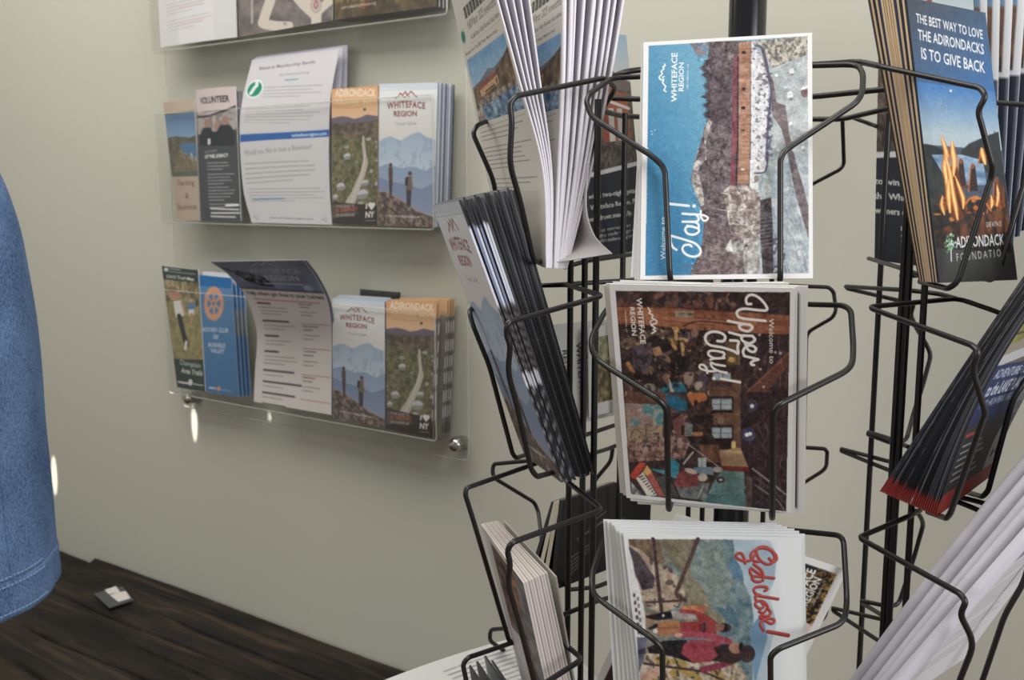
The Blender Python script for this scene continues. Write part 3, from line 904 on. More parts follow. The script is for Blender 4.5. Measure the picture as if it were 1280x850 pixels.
    c.line([(402, 494), (404, 470), (385, 452), (340, 448), (300, 448)], wd, wt, 1, True)
    c.line([(300, 396), (350, 400), (385, 402), (404, 424), (392, 446), (350, 448)], wd, wt, 1, True)
    c.line([(385, 400), (430, 405), (462, 420), (455, 438), (432, 438), (418, 412), (418, 378)], wd - 2, wt, 1, True)
    c.line([(216, 333), (340, 346)], 17, wt); c.ell(375, 347, 11, 11, wt)
    for k in range(14):
        x, y = 270 + rag.random() * 80, 700 + rag.random() * 80
        c.line([(x, y), (x + 50, y + rag.uniform(-20, 40))], 2.5, (92, 96, 116), .6)
    # border again where art ran over it
    c.fr(0, 0, 1)
    A, B, D, E_ = (804.5, 52.9), (1015.1, 40.7), (1016.2, 347.9), (800.3, 349.6)
    p = pic
    for q in ([A, B, p[1], p[0]], [B, D, p[2], p[1]], [D, E_, p[3], p[2]], [E_, A, p[0], p[3]]): c.poly(q, (232, 232, 233))
    return c

QU = [(761.5, 354.9), (993.2, 360.0), (989.3, 640.9), (783.1, 622.1)]
def art_upper():
    c = Cv(300, 400, (228, 226, 222), QU)
    U1 = (755, 350, 5.02); U2 = (755, 490, 5.02)
    c.fr(0, 0, 1)
    pic = [(769.5, 364), (987.5, 365), (983, 640), (789, 618)]
    pic = [(769.5, 363.8), (987.5, 365.5), (982.5, 639), (789, 617.5)]
    rag = random.Random(8)
    c.tex(pic, (40, 28, 28), (66, 46, 44), 30, 40, 4, 3)
    c.fr(*U1)
    c.spk([(80, 70), (700, 70), (830, 180), (80, 170)], (122, 74, 62), 30, 40, .6, 5, .7)
    for k in range(26): c.ell(rag.uniform(480, 820), rag.uniform(80, 180), rag.uniform(8, 26), rag.uniform(6, 16), rag.choice([(112, 68, 60), (84, 58, 52), (150, 70, 62), (58, 44, 60), (140, 104, 90)]), .8, rag.uniform(0, 3))
    c.ell(345, 98, 38, 18, (122, 76, 66), 1, -.5)
    # beam
    c.tex([(85, 165), (420, 172), (1170, 225), (1165, 350), (880, 330), (560, 318), (330, 292), (90, 278)], (122, 66, 44), (172, 106, 72), 6, 40, 4, 6)
    c.line([(85, 168), (420, 174), (800, 200)], 6, (76, 40, 30)); c.line([(200, 280), (560, 318), (880, 332)], 8, (70, 38, 30))
    c.line([(420, 225), (820, 258), (1160, 290)], 4, (96, 50, 34)); c.line([(330, 250), (700, 290)], 4, (100, 54, 38))
    c.ell(900, 270, 60, 30, (196, 124, 84), .6); c.line([(500, 290), (560, 266), (640, 262), (820, 282)], 8, (52, 30, 26), 1, True)
    c.line([(630, 225), (650, 250), (690, 240), (670, 215)], 5, (84, 44, 32), 1, True)
    c.rect(448, 195, 562, 236, (150, 134, 112)); c.ell(540, 217, 18, 10, (84, 80, 60)); c.rect(465, 208, 510, 216, (96, 84, 70)); c.rect(465, 222, 500, 228, (96, 84, 70))
    for k in range(40):                   # audience seen from behind
        x, y = rag.uniform(130, 660), rag.uniform(330, 760)
        col = rag.choice([(56, 42, 46), (84, 62, 56), (122, 84, 66), (72, 58, 72), (40, 30, 32), (104, 78, 60), (150, 112, 88)])
        c.ell(x, y, rag.uniform(18, 46), rag.uniform(14, 34), col, .9, rag.uniform(0, 3))
    c.tex([(100, 390), (330, 300), (420, 330), (300, 400), (120, 440)], (112, 84, 66), (80, 60, 54), 12, 20, 3, 7)
    c.ell(350, 400, 82, 48, (36, 26, 26), 1, .3); c.tex([(180, 420), (300, 390), (305, 500), (250, 600), (185, 540)], (92, 74, 84), (74, 60, 70), 40, 40, 2, 8)
    c.poly([(300, 430), (350, 415), (372, 470), (320, 480)], (168, 118, 84)); c.poly([(128, 520), (160, 510), (200, 580), (175, 580)], (176, 112, 66))
    c.ell(465, 550, 55, 50, (30, 22, 22)); c.ell(555, 430, 40, 50, (74, 48, 40)); c.ell(300, 690, 55, 38, (138, 128, 112), 1, .4)
    for a, b in (((415, 380), (450, 430)), ((450, 310), (455, 370)), ((480, 370), (520, 380)), ((490, 400), (500, 470)), ((440, 305), (462, 310))): c.line([a, b], 22, (196, 150, 84))
    c.poly([(350, 690), (420, 640), (500, 650), (520, 700), (470, 753), (380, 753)], (38, 112, 134)); c.poly([(400, 590), (440, 700), (420, 720)], (196, 172, 150))
    c.ell(600, 670, 34, 34, (166, 148, 128)); c.ell(560, 730, 46, 30, (196, 120, 74)); c.ell(530, 620, 30, 44, (150, 118, 104)); c.ell(620, 735, 28, 26, (196, 110, 60))
    c.spk([(120, 300), (680, 300), (700, 753), (120, 753)], (196, 164, 132), 60, 60, .72, 10, .7); c.spk([(120, 300), (680, 300), (700, 753), (120, 753)], (24, 18, 20), 40, 40, .63, 11, .6)
    c.tex([(760, 380), (850, 390), (850, 530), (770, 540)], (120, 96, 60), (92, 66, 46), 12, 12, 3, 12); c.line([(845, 380), (850, 540)], 4, (150, 130, 90)); c.ell(800, 500, 22, 18, (200, 160, 80))
    # windows and far wall
    c.fr(0, 0, 1)
    def u2(*p): return [(755 + x / 5.02, 490 + y / 5.02) for x, y in p]
    c.fr(*U1); c.tex([(660, 640), (860, 620), (860, 753), (660, 753)], (82, 56, 46), (104, 72, 56), 8, 30, 3, 13)
    c.rect(690, 584, 795, 630, (150, 166, 172)); c.line([(745, 584), (745, 630)], 5, (60, 44, 40)); c.rect(678, 742, 800, 760, (130, 146, 152)); c.rect(668, 640, 800, 670, (70, 46, 40))
    c.fr(*U2)
    c.tex([(660, 0), (860, 0), (860, 360), (690, 350), (660, 200)], (92, 62, 48), (120, 84, 62), 8, 30, 3, 14)
    for y0 in (42, 222):
        c.rect(664, y0 - 16, 812, y0 + 88, (48, 32, 32)); c.rect(676, y0, 802, y0 + 70, (138, 156, 166)); c.rect(682, y0 + 8, 800, y0 + 62, (168, 182, 188))
        c.line([(732, y0), (732, y0 + 70)], 5, (60, 50, 52)); c.line([(676, y0 + 36), (802, y0 + 36)], 3, (70, 60, 62))
    c.rect(714, 160, 748, 196, (146, 118, 88)); c.line([(722, 170), (740, 186)], 3, (110, 84, 60))
    c.rect(690, 290, 800, 356, (40, 26, 26)); c.rect(800, 310, 826, 350, (226, 190, 110)); c.ell(812, 330, 16, 26, (240, 214, 140), .5)
    c.tex([(720, 362), (900, 366), (912, 470), (740, 474)], (150, 116, 82), (178, 142, 104), 6, 20, 3, 15); c.ell(830, 368, 60, 18, (226, 186, 110), .6)
    c.poly([(735, 462), (912, 470), (918, 500), (740, 490)], (110, 36, 34))
    # stage, rugs, band
    c.tex([(145, 0), (380, 0), (410, 80), (130, 70)], (88, 56, 50), (120, 80, 66), 20, 20, 3, 16)
    c.tex([(130, 70), (380, 80), (370, 215), (145, 215)], (70, 128, 132), (150, 122, 112), 9, 9, 1, 17, .45, .55)
    c.spk([(130, 70), (380, 80), (370, 215), (145, 215)], (186, 166, 150), 50, 50, .62, 18, .6)
    c.tex([(145, 215), (370, 205), (370, 290), (150, 330)], (176, 150, 118), (150, 122, 96), 12, 12, 3, 19)
    c.tex([(150, 330), (400, 280), (520, 130), (560, 260), (500, 420), (160, 440)], (120, 76, 70), (166, 130, 116), 40, 40, 3, 20, .4, .6)
    c.spk([(150, 290), (600, 200), (640, 440), (160, 440)], (60, 48, 50), 60, 60, .64, 21, .8)
    for p in ([(170, 260), (200, 230), (240, 260), (215, 230), (300, 240), (340, 215)], [(160, 350), (200, 330), (170, 290), (180, 250)]): c.line(p, 4, (78, 58, 52), .9, True)
    for k in range(26):
        x, y = rag.uniform(260, 640), rag.uniform(200, 440)
        c.line([(x, y), (x + rag.uniform(-90, 90), y + rag.uniform(-10, 10))], 5, rag.choice([(40, 34, 36), (52, 42, 44), (120, 110, 106)]), .8)
        if k % 3 == 0: c.line([(x, y), (x + rag.uniform(-8, 8), y + 90)], 5, (46, 38, 40), .8)
    c.tex([(400, 0), (520, 0), (560, 130), (420, 130)], (52, 40, 46), (96, 76, 74), 30, 30, 3, 22)
    c.poly([(390, 30), (450, 20), (520, 60), (530, 110), (470, 120), (400, 80)], (30, 102, 134)); c.poly([(520, 20), (610, 0), (640, 40), (560, 90)], (186, 102, 54))
    for k in range(46): c.ell(rag.uniform(520, 680), rag.uniform(60, 230), rag.uniform(8, 24), rag.uniform(8, 20), rag.choice([(40, 28, 28), (58, 44, 42), (84, 60, 50), (30, 24, 26)]), .9)
    c.poly([(510, 190), (560, 200), (550, 290), (515, 270)], (108, 116, 116)); c.poly([(430, 180), (500, 130), (510, 310), (440, 240)], (120, 70, 70)); c.rect(484, 210, 504, 270, (40, 30, 32))
    c.rect(560, 250, 620, 278, (176, 112, 60)); c.tex([(510, 280), (680, 270), (720, 330), (560, 320)], (30, 22, 24), (50, 38, 36), 20, 20, 2, 23)
    c.tex([(600, 330), (720, 330), (730, 440), (620, 440)], (96, 58, 44), (140, 92, 66), 30, 6, 2, 24)
    c.line([(520, 320), (640, 410), (720, 470)], 6, (176, 160, 150)); c.line([(560, 375), (500, 450)], 9, (196, 190, 184))
    c.rect(590, 412, 642, 478, (176, 186, 190)); c.line([(616, 412), (616, 478)], 4, (120, 124, 130))
    c.tex([(740, 490), (880, 500), (880, 640), (650, 640), (690, 560)], (104, 140, 134), (84, 118, 114), 12, 12, 3, 25)
    c.tex([(600, 640), (890, 640), (890, 722), (620, 700)], (78, 124, 124), (60, 96, 98), 12, 12, 3, 26)
    c.tex([(440, 560), (660, 570), (640, 680), (480, 660)], (84, 92, 92), (130, 132, 128), 40, 40, 3, 27); c.line([(622, 590), (590, 660)], 8, (176, 176, 160))
    c.tex([(560, 470), (680, 470), (690, 520), (570, 510)], (84, 120, 140), (120, 140, 150), 20, 20, 2, 28)
    # seated musician lying sideways in the print: blue trousers, red shirt
    c.poly([(390, 430), (440, 420), (475, 450), (470, 500), (410, 500)], (38, 128, 150)); c.poly([(300, 480), (470, 500), (470, 550), (310, 490)], (60, 138, 156))
    c.poly([(460, 520), (500, 470), (560, 490), (610, 540), (590, 590), (480, 600), (440, 580)], (132, 58, 58)); c.spk([(460, 520), (500, 470), (610, 540), (590, 590), (440, 580)], (90, 40, 44), 40, 40, .55, 29, .6)
    c.ell(545, 495, 40, 16, (190, 168, 150), 1, .3); c.ell(620, 535, 30, 26, (196, 176, 160)); c.ell(660, 555, 18, 14, (52, 40, 40)); c.ell(730, 550, 26, 18, (40, 34, 38)); c.ell(733, 550, 12, 8, (196, 190, 180)); c.ell(712, 486, 30, 18, (166, 160, 150))
    # red keyboard
    c.poly([(165, 518), (225, 440), (268, 446), (205, 545), (176, 540)], (206, 62, 42)); c.poly([(245, 500), (270, 455), (302, 500), (275, 530)], (214, 160, 90))
    c.poly([(200, 545), (245, 500), (340, 652), (265, 650)], (222, 212, 200)); c.poly([(176, 540), (205, 545), (270, 650), (245, 648)], (60, 40, 40)); c.poly([(270, 530), (300, 500), (385, 655), (345, 652)], (180, 84, 70))
    for k in range(9): c.line([(222 + k * 13, 535 + k * 15), (246 + k * 11, 525 + k * 15)], 6, (44, 36, 38))
    c.poly([(330, 540), (400, 520), (470, 660), (385, 655)], (72, 70, 66)); c.tex([(170, 560), (250, 650), (170, 640)], (200, 196, 190), (90, 90, 96), 40, 40, 2, 30)
    # ceiling side with branches of lights
    c.fr(*U1)
    c.tex([(870, 350), (1168, 340), (1165, 753), (870, 753)], (44, 30, 34), (60, 42, 44), 40, 8, 3, 31)
    c.poly([(890, 700), (1165, 440), (1165, 520), (980, 753), (900, 753)], (98, 56, 48)); c.line([(890, 712), (1165, 452)], 6, (150, 96, 76)); c.line([(1120, 753), (1165, 520)], 5, (120, 72, 56))
    for k in range(16):
        x, y = rag.uniform(900, 1150), rag.uniform(350, 740)
        c.line([(x, y), (x + rag.uniform(-30, 40), y + 40), (x + rag.uniform(-40, 60), y + 110)], 3.5, rag.choice([(170, 92, 66), (130, 84, 72), (196, 120, 84)]), .7, True)
    for x, y in ((975, 345), (980, 560), (1000, 670), (1105, 460), (1075, 455)): c.ell(x, y, 9, 9, (190, 166, 156))
    c.fr(*U2)
    c.tex([(855, 0), (1166, 0), (1150, 755), (925, 720), (910, 480), (860, 360)], (40, 27, 32), (62, 42, 46), 60, 8, 3, 32)
    for k in range(26):
        x, y = rag.uniform(930, 1140), rag.uniform(20, 640)
        c.line([(x, y), (x + rag.uniform(-20, 30), y + 40), (x + rag.uniform(-50, 50), y + rag.uniform(70, 120))], 3, rag.choice([(140, 100, 96), (176, 110, 84), (120, 84, 84), (160, 134, 128)]), .6, True)
    for k in range(5): c.line([(932 + k * 6, 480 + k * 50), (1050 + k * 20, 570 + k * 55), (1150, 650 + k * 60)], [12, 5, 9, 4, 4][k], [(150, 140, 142), (110, 96, 98), (132, 118, 120), (96, 80, 82), (90, 74, 76)][k], .9)
    c.ell(905, 265, 44, 44, (90, 92, 150), .5); c.ell(930, 85, 40, 38, (96, 92, 140), .4)
    for x, y in ((928, 88), (895, 268), (916, 262), (905, 600)): c.ell(x, y, 13, 13, (235, 240, 246))
    c.ell(905, 600, 24, 24, (180, 190, 200), .4); c.tex([(890, 520), (930, 540), (930, 720), (890, 720)], (88, 70, 66), (56, 44, 46), 20, 20, 2, 33)
    c.fr(0, 0, 1); c.soft(pic, 2); c.grain(pic, 20)
    # lettering (reads downwards)
    c.fr(*U1); wt = (238, 232, 224)
    R_ = (1, 0)
    c.text('WHITEFACE', (205, 114), (231, 402), 34, wt, .022, up=R_)
    c.text('REGION', (163, 172), (178, 350), 30, wt, .022, up=R_)
    c.text('adirondacks, usa', (131, 188), (141, 332), 12, wt, .005, up=R_)
    c.line([(278, 176), (292, 196), (284, 210), (308, 222), (302, 240), (332, 256), (330, 272), (296, 284), (322, 300), (310, 312), (326, 322), (300, 336)], 9, wt)
    c.line([(300, 284), (290, 262), (312, 250)], 6, wt)
    c.text('Welcome to', (1034, 244), (1038, 524), 32, wt, .004, up=R_)
    wd = 17
    c.line([(922, 152), (896, 150), (892, 118), (915, 96), (950, 100), (990, 130), (1020, 172), (1014, 192), (960, 190), (880, 182), (838, 196), (836, 222), (870, 242), (1012, 258)], wd, wt, 1, True)
    c.line([(778, 258), (860, 275), (915, 282)], wd, wt); c.line([(915, 282), (930, 300), (905, 322), (862, 312), (848, 290), (868, 278)], wd, wt, 1, True)
    c.line([(786, 330), (860, 350), (930, 352)], wd, wt); c.line([(930, 352), (946, 376), (915, 398), (872, 384), (862, 362), (880, 350)], wd, wt, 1, True)
    c.line([(884, 398), (905, 440), (938, 452), (952, 430), (925, 412), (892, 418), (872, 448), (880, 478)], wd, wt, 1, True)
    c.line([(880, 478), (955, 496), (966, 500), (938, 508), (922, 520), (926, 532), (940, 534)], wd, wt, 1, True)
    # second word
    c.line([(792, 380), (842, 386), (838, 420), (840, 462), (815, 448), (740, 424), (668, 410), (638, 380), (642, 345), (680, 326), (730, 332), (760, 356), (748, 384), (712, 384)], wd, wt, 1, True)
    c.line([(752, 458), (715, 448), (665, 446), (656, 470), (690, 490), (738, 490), (755, 468), (745, 452)], wd - 2, wt, 1, True)
    c.line([(755, 490), (690, 494), (668, 500)], wd - 2, wt, 1, True)
    c.line([(758, 540), (700, 530), (672, 520), (680, 548), (720, 572), (770, 582)], wd - 2, wt, 1, True)
    c.line([(700, 572), (655, 572), (606, 556), (602, 536), (625, 534), (645, 560), (648, 584)], wd - 3, wt, 1, True)
    c.line([(735, 620), (852, 642)], 17, wt); c.ell(690, 618, 11, 11, wt)
    c.fr(0, 0, 1)
    A, B, D, E_ = QU; p = pic
    for q in ([A, B, p[1], p[0]], [B, D, p[2], p[1]], [D, E_, p[3], p[2]], [E_, A, p[0], p[3]]): c.poly(q, (228, 226, 224))
    return c

QC = [(779, 667), (1002, 672), (1007, 965), (812, 960)]
def art_close():
    c = Cv(290, 390, (226, 230, 232), QC)
    c.fr(775, 660, 4.472)
    rag = random.Random(3)
    pic = [(48, 66), (650, 66), (870, 70), (1010, 74), (1020, 1300), (170, 1300)]
    c.grad(pic, (176, 196, 206), (226, 231, 233), (640, 400), (920, 400))
    c.tex([(50, 66), (560, 66), (640, 480), (700, 1300), (100, 1300)], (104, 112, 104), (146, 140, 122), 40, 60, 4, 21)
    # far hills and sky
    c.tex([(640, 66), (840, 72), (880, 160), (868, 300), (838, 400), (880, 560), (830, 760), (812, 1300), (600, 1300)], (150, 176, 194), (184, 202, 212), 8, 16, 3, 2)
    c.tex([(560, 66), (640, 70), (650, 180), (690, 250), (700, 330), (740, 420), (752, 520), (752, 640), (740, 1300), (300, 1300), (300, 66)], (76, 108, 122), (124, 146, 148), 20, 40, 4, 3)
    c.tex([(730, 600), (800, 500), (830, 640), (790, 790), (760, 900)], (112, 152, 184), (96, 136, 170), 6, 10, 3, 4)
    c.tex([(640, 180), (690, 250), (700, 310), (650, 300), (600, 240)], (80, 122, 152), (92, 134, 160), 8, 8, 3, 5)
    c.tex([(520, 380), (640, 480), (680, 600), (600, 540), (540, 460)], (60, 96, 116), (76, 108, 124), 10, 10, 3, 6, .3, .7, .8)
    c.tex([(220, 66), (430, 66), (400, 280), (470, 350), (520, 470), (600, 540), (560, 620), (360, 640), (360, 300)], (112, 106, 84), (146, 136, 112), 50, 50, 4, 7)
    c.tex([(430, 66), (560, 66), (640, 300), (600, 480), (520, 460), (470, 350), (400, 280)], (104, 124, 122), (136, 150, 144), 40, 60, 4, 8)
    c.tex([(48, 66), (220, 66), (260, 200), (200, 230), (130, 160), (60, 110)], (98, 78, 62), (132, 108, 84), 50, 50, 4, 9)
    # rock
    c.tex([(52, 100), (120, 130), (200, 210), (300, 250), (345, 300), (375, 390), (372, 440), (330, 470), (240, 500), (150, 470), (110, 370), (80, 260)], (150, 128, 108), (196, 176, 150), 30, 40, 4, 10)
    c.tex([(52, 110), (110, 150), (160, 230), (205, 300), (190, 360), (130, 370), (85, 260), (70, 180)], (54, 46, 58), (88, 78, 84), 30, 30, 4, 11)
    c.spk([(52, 100), (300, 250), (372, 440), (150, 470), (80, 260)], (72, 60, 60), 40, 50, .64, 12, .8); c.ell(285, 325, 24, 16, (84, 70, 66), .9)
    # white planks edge at left
    steps = [(50, 66), (48, 400), (60, 850), (90, 1300), (150, 1300)]
    px = 150; yy = 1300
    z_ = [(60, 150), (75, 200), (90, 290), (105, 330), (118, 370), (132, 440), (146, 500), (150, 600), (130, 700), (118, 840), (120, 1300)]
    c.poly([(44, 60), (50, 120)] + z_ + [(40, 1300)], (214, 214, 214))
    for k in range(9): c.rect(78 + k * 5, 390 + k * 42, 90 + k * 6, 412 + k * 42, (84, 60, 62)); c.rect(100 + k * 4, 410 + k * 40, 112 + k * 4, 432 + k * 40, (96, 74, 72), .8)
    c.tex([(146, 500), (240, 500), (200, 560), (160, 640), (150, 600)], (120, 96, 80), (160, 132, 106), 30, 30, 3, 13)
    c.tex([(120, 740), (240, 720), (420, 780), (650, 760), (720, 860), (700, 1300), (110, 1300)], (150, 128, 104), (206, 192, 172), 50, 60, 4, 14, .35, .65)
    c.spk([(150, 740), (420, 780), (640, 830), (600, 1300), (140, 1300)], (176, 142, 60), 20, 24, .55, 15, .8)
    c.spk([(150, 740), (640, 780), (700, 1300), (140, 1300)], (70, 56, 52), 40, 50, .65, 16, .8)
    c.tex([(100, 640), (160, 640), (140, 760), (110, 840)], (84, 92, 116), (110, 110, 130), 12, 12, 2, 17)
    # railings
    c.line([(190, 66), (215, 280), (240, 490)], 22, (70, 50, 54)); c.line([(182, 66), (207, 280)], 6, (110, 84, 84))
    c.line([(444, 66), (380, 240), (322, 385), (330, 405), (375, 430)], 22, (88, 62, 62)); c.line([(150, 442), (370, 430)], 12, (76, 54, 56)); c.line([(310, 460), (330, 470), (350, 440)], 6, (70, 50, 52))
    c.line([(140, 786), (470, 830), (640, 900)], 12, (70, 50, 52))
    # three walkers lying sideways in the print
    c.ell(445, 478, 50, 20, (206, 112, 66), 1, .05); c.ell(470, 476, 24, 16, (160, 84, 60)); c.poly([(350, 462), (440, 460), (440, 500), (350, 500)], (196, 122, 82))
    c.poly([(150, 520), (300, 488), (300, 535), (220, 545), (150, 530)], (36, 32, 38)); c.ell(250, 517, 8, 8, (206, 206, 206)); c.tex([(290, 490), (430, 500), (440, 540), (310, 535)], (176, 166, 160), (130, 120, 118), 20, 20, 2, 18)
    c.poly([(220, 552), (330, 540), (350, 560), (340, 625), (230, 632), (215, 600)], (176, 112, 72)); c.line([(225, 588), (340, 586)], 6, (130, 80, 52)); c.ell(205, 605, 14, 14, (216, 210, 206)); c.poly([(160, 590), (215, 560), (222, 580), (180, 600)], (44, 38, 44))
    c.poly([(345, 555), (450, 552), (440, 520), (430, 500), (480, 510), (540, 550), (552, 600), (540, 622), (420, 612), (345, 608)], (152, 52, 56)); c.line([(350, 490), (460, 508), (540, 560)], 22, (158, 58, 60), 1, True)
    c.poly([(470, 558), (490, 556), (490, 612), (470, 612)], (60, 34, 40)); c.rect(452, 565, 468, 605, (110, 30, 36)); c.ell(590, 586, 40, 26, (58, 44, 44)); c.ell(572, 584, 22, 20, (140, 92, 74)); c.ell(600, 586, 8, 22, (24, 22, 26))
    c.line([(325, 628), (420, 625), (540, 640), (620, 665)], 34, (166, 64, 80), 1, True); c.ell(335, 628, 24, 14, (206, 160, 136))
    c.poly([(160, 700), (250, 660), (380, 655), (400, 700), (420, 785), (340, 760), (250, 735), (170, 730)], (34, 30, 36)); c.poly([(105, 710), (150, 700), (150, 735), (110, 735)], (60, 56, 70))
    c.poly([(365, 680), (400, 655), (560, 660), (600, 690), (560, 770), (420, 785), (350, 730)], (160, 58, 72)); c.spk([(365, 680), (560, 660), (560, 770), (350, 730)], (132, 44, 58), 20, 20, .55, 19, .5)
    c.line([(470, 820), (560, 800), (640, 770)], 34, (142, 52, 74), 1, True)
    c.tex([(530, 700), (600, 680), (700, 690), (720, 750), (640, 790), (520, 770), (560, 740)], (40, 30, 32), (64, 48, 46), 20, 20, 3, 20)
    c.ell(590, 700, 40, 20, (48, 34, 36)); c.ell(655, 700, 38, 32, (172, 120, 98)); c.ell(718, 732, 44, 50, (66, 48, 52)); c.ell(684, 692, 12, 24, (36, 28, 32), 1, .1)
    c.poly([(110, 850), (220, 800), (230, 850), (150, 900)], (196, 150, 126), .9)
    c.soft(pic, 2); c.grain([(48, 66), (640, 66), (740, 420), (740, 1300), (150, 1300)], 18); c.grain([(640, 66), (860, 70), (830, 1300), (740, 1300)], 4)
    # lettering
    rd = (178, 52, 46); dk = (120, 40, 40)
    def sw(pts, wd=14):
        c.line([(x - 3, y + 4) for x, y in pts], wd, dk, .9, True); c.line(pts, wd, rd, 1, True); c.line([(x + 2, y - 2) for x, y in pts], 4, (214, 110, 98), .8, True)
    sw([(785, 200), (755, 195), (738, 170), (750, 140), (800, 118), (850, 135), (868, 170), (858, 205), (825, 215), (790, 190), (770, 150), (775, 120), (820, 112), (868, 150), (880, 185), (860, 200), (838, 180)])
    sw([(768, 150), (738, 190), (700, 196), (665, 180), (660, 155), (685, 150), (700, 175), (708, 210)])
    sw([(755, 215), (795, 250), (800, 275), (770, 262), (740, 240), (735, 262), (745, 285)])
    sw([(866, 298), (800, 290), (758, 288), (746, 300), (765, 318), (792, 318)]); sw([(806, 270), (806, 312)], 13)
    sw([(815, 372), (830, 362), (820, 350), (780, 348), (756, 362), (765, 388), (790, 398)])
    sw([(888, 420), (820, 408), (768, 402), (766, 424)]); sw([(800, 440), (812, 460), (790, 475), (764, 455), (772, 435), (800, 432), (824, 450), (832, 470)])
    sw([(832, 470), (808, 500), (785, 492)]); sw([(832, 474), (848, 500), (828, 520), (795, 514), (790, 530)])
    sw([(800, 530), (845, 560), (866, 552), (860, 535), (820, 535), (792, 560), (800, 585)])
    sw([(832, 606), (944, 628)], 18); c.ell(806, 602, 10, 10, rd)
    return c
def zq(ox, oy, k, pts): return [(ox + x / k, oy + y / k) for x, y in pts]

def art_guide():
    q = [(315, 62), (625, 52), (605, 825), (310, 815)]
    c = Cv(150, 340, (222, 222, 222), zq(400, 90, 4.25, q)).fr(400, 90, 4.25)
    c.grad(q, (214, 218, 224), (208, 204, 202), (470, 60), (470, 330)); c.rect(310, 50, 628, 88, (192, 202, 212)); c.line([(314, 98), (622, 88)], 3, (176, 180, 186))
    mt = [(308, 375), (345, 352), (380, 345), (430, 368), (475, 340), (510, 325), (530, 322), (560, 345), (612, 362), (605, 600), (310, 600)]
    c.grad(mt, (150, 170, 194), (178, 192, 210), (460, 330), (460, 520))
    c.spk(mt, (132, 152, 180), 14, 20, .58, 3, .5)
    c.grad([(308, 510), (360, 490), (430, 515), (500, 505), (560, 530), (612, 500), (605, 800), (310, 700)], (128, 150, 182), (152, 166, 192), (460, 500), (460, 680))
    c.grad([(308, 560), (380, 585), (470, 600), (540, 625), (610, 590), (605, 800), (310, 800)], (112, 130, 164), (130, 142, 172), (460, 580), (460, 740))
    rk = [(308, 640), (345, 632), (372, 652), (410, 668), (440, 690), (480, 708), (520, 740), (605, 770), (605, 830), (308, 830)]
    c.tex(rk, (74, 62, 62), (142, 122, 112), 24, 40, 4, 5, .35, .65); c.line([(308, 642), (345, 634), (410, 668), (470, 704), (520, 740), (604, 770)], 6, (166, 144, 126), .8)
    c.line([(330, 690), (420, 760), (480, 820)], 6, (60, 50, 52), .8); c.line([(400, 690), (470, 740), (560, 790)], 5, (58, 48, 50), .8)
    # two hikers on the ledge
    c.ell(377, 497, 9, 11, (80, 56, 50)); c.poly([(366, 510), (388, 510), (388, 575), (384, 655), (371, 655), (368, 580)], (78, 60, 60)); c.ell(377, 540, 12, 34, (92, 68, 66))
    c.ell(480, 542, 10, 12, (84, 62, 52)); c.poly([(462, 558), (492, 556), (492, 620), (482, 640), (484, 715), (462, 712), (458, 620)], (104, 94, 88)); c.poly([(455, 565), (470, 560), (468, 605), (453, 605)], (58, 50, 52)); c.line([(488, 570), (496, 630)], 6, (140, 118, 104)); c.poly([(462, 630), (488, 630), (484, 715), (464, 712)], (62, 60, 68))
    rd = (140, 60, 58)
    c.line([(402, 140), (420, 128), (428, 112), (440, 126), (455, 104), (468, 124), (484, 102), (500, 118), (516, 134)], 6, rd); c.line([(440, 126), (452, 138), (462, 120), (476, 136)], 4, rd)
    st = 'WHITEFACE'                       # lettering on a gentle arch
    c.text('WHITEFACE', (358, 191), (560, 189), 36, rd, .03, arch=9, space=1.15)
    c.text('REGION', (394, 238), (516, 236), 30, rd, .028)
    c.text('Travel Guide', (404, 286), (514, 282), 18, (130, 130, 132), .0)
    c.text('WHITEFACEREGION.COM', (362, 768), (530, 776), 10, (214, 208, 202), .01)
    return c

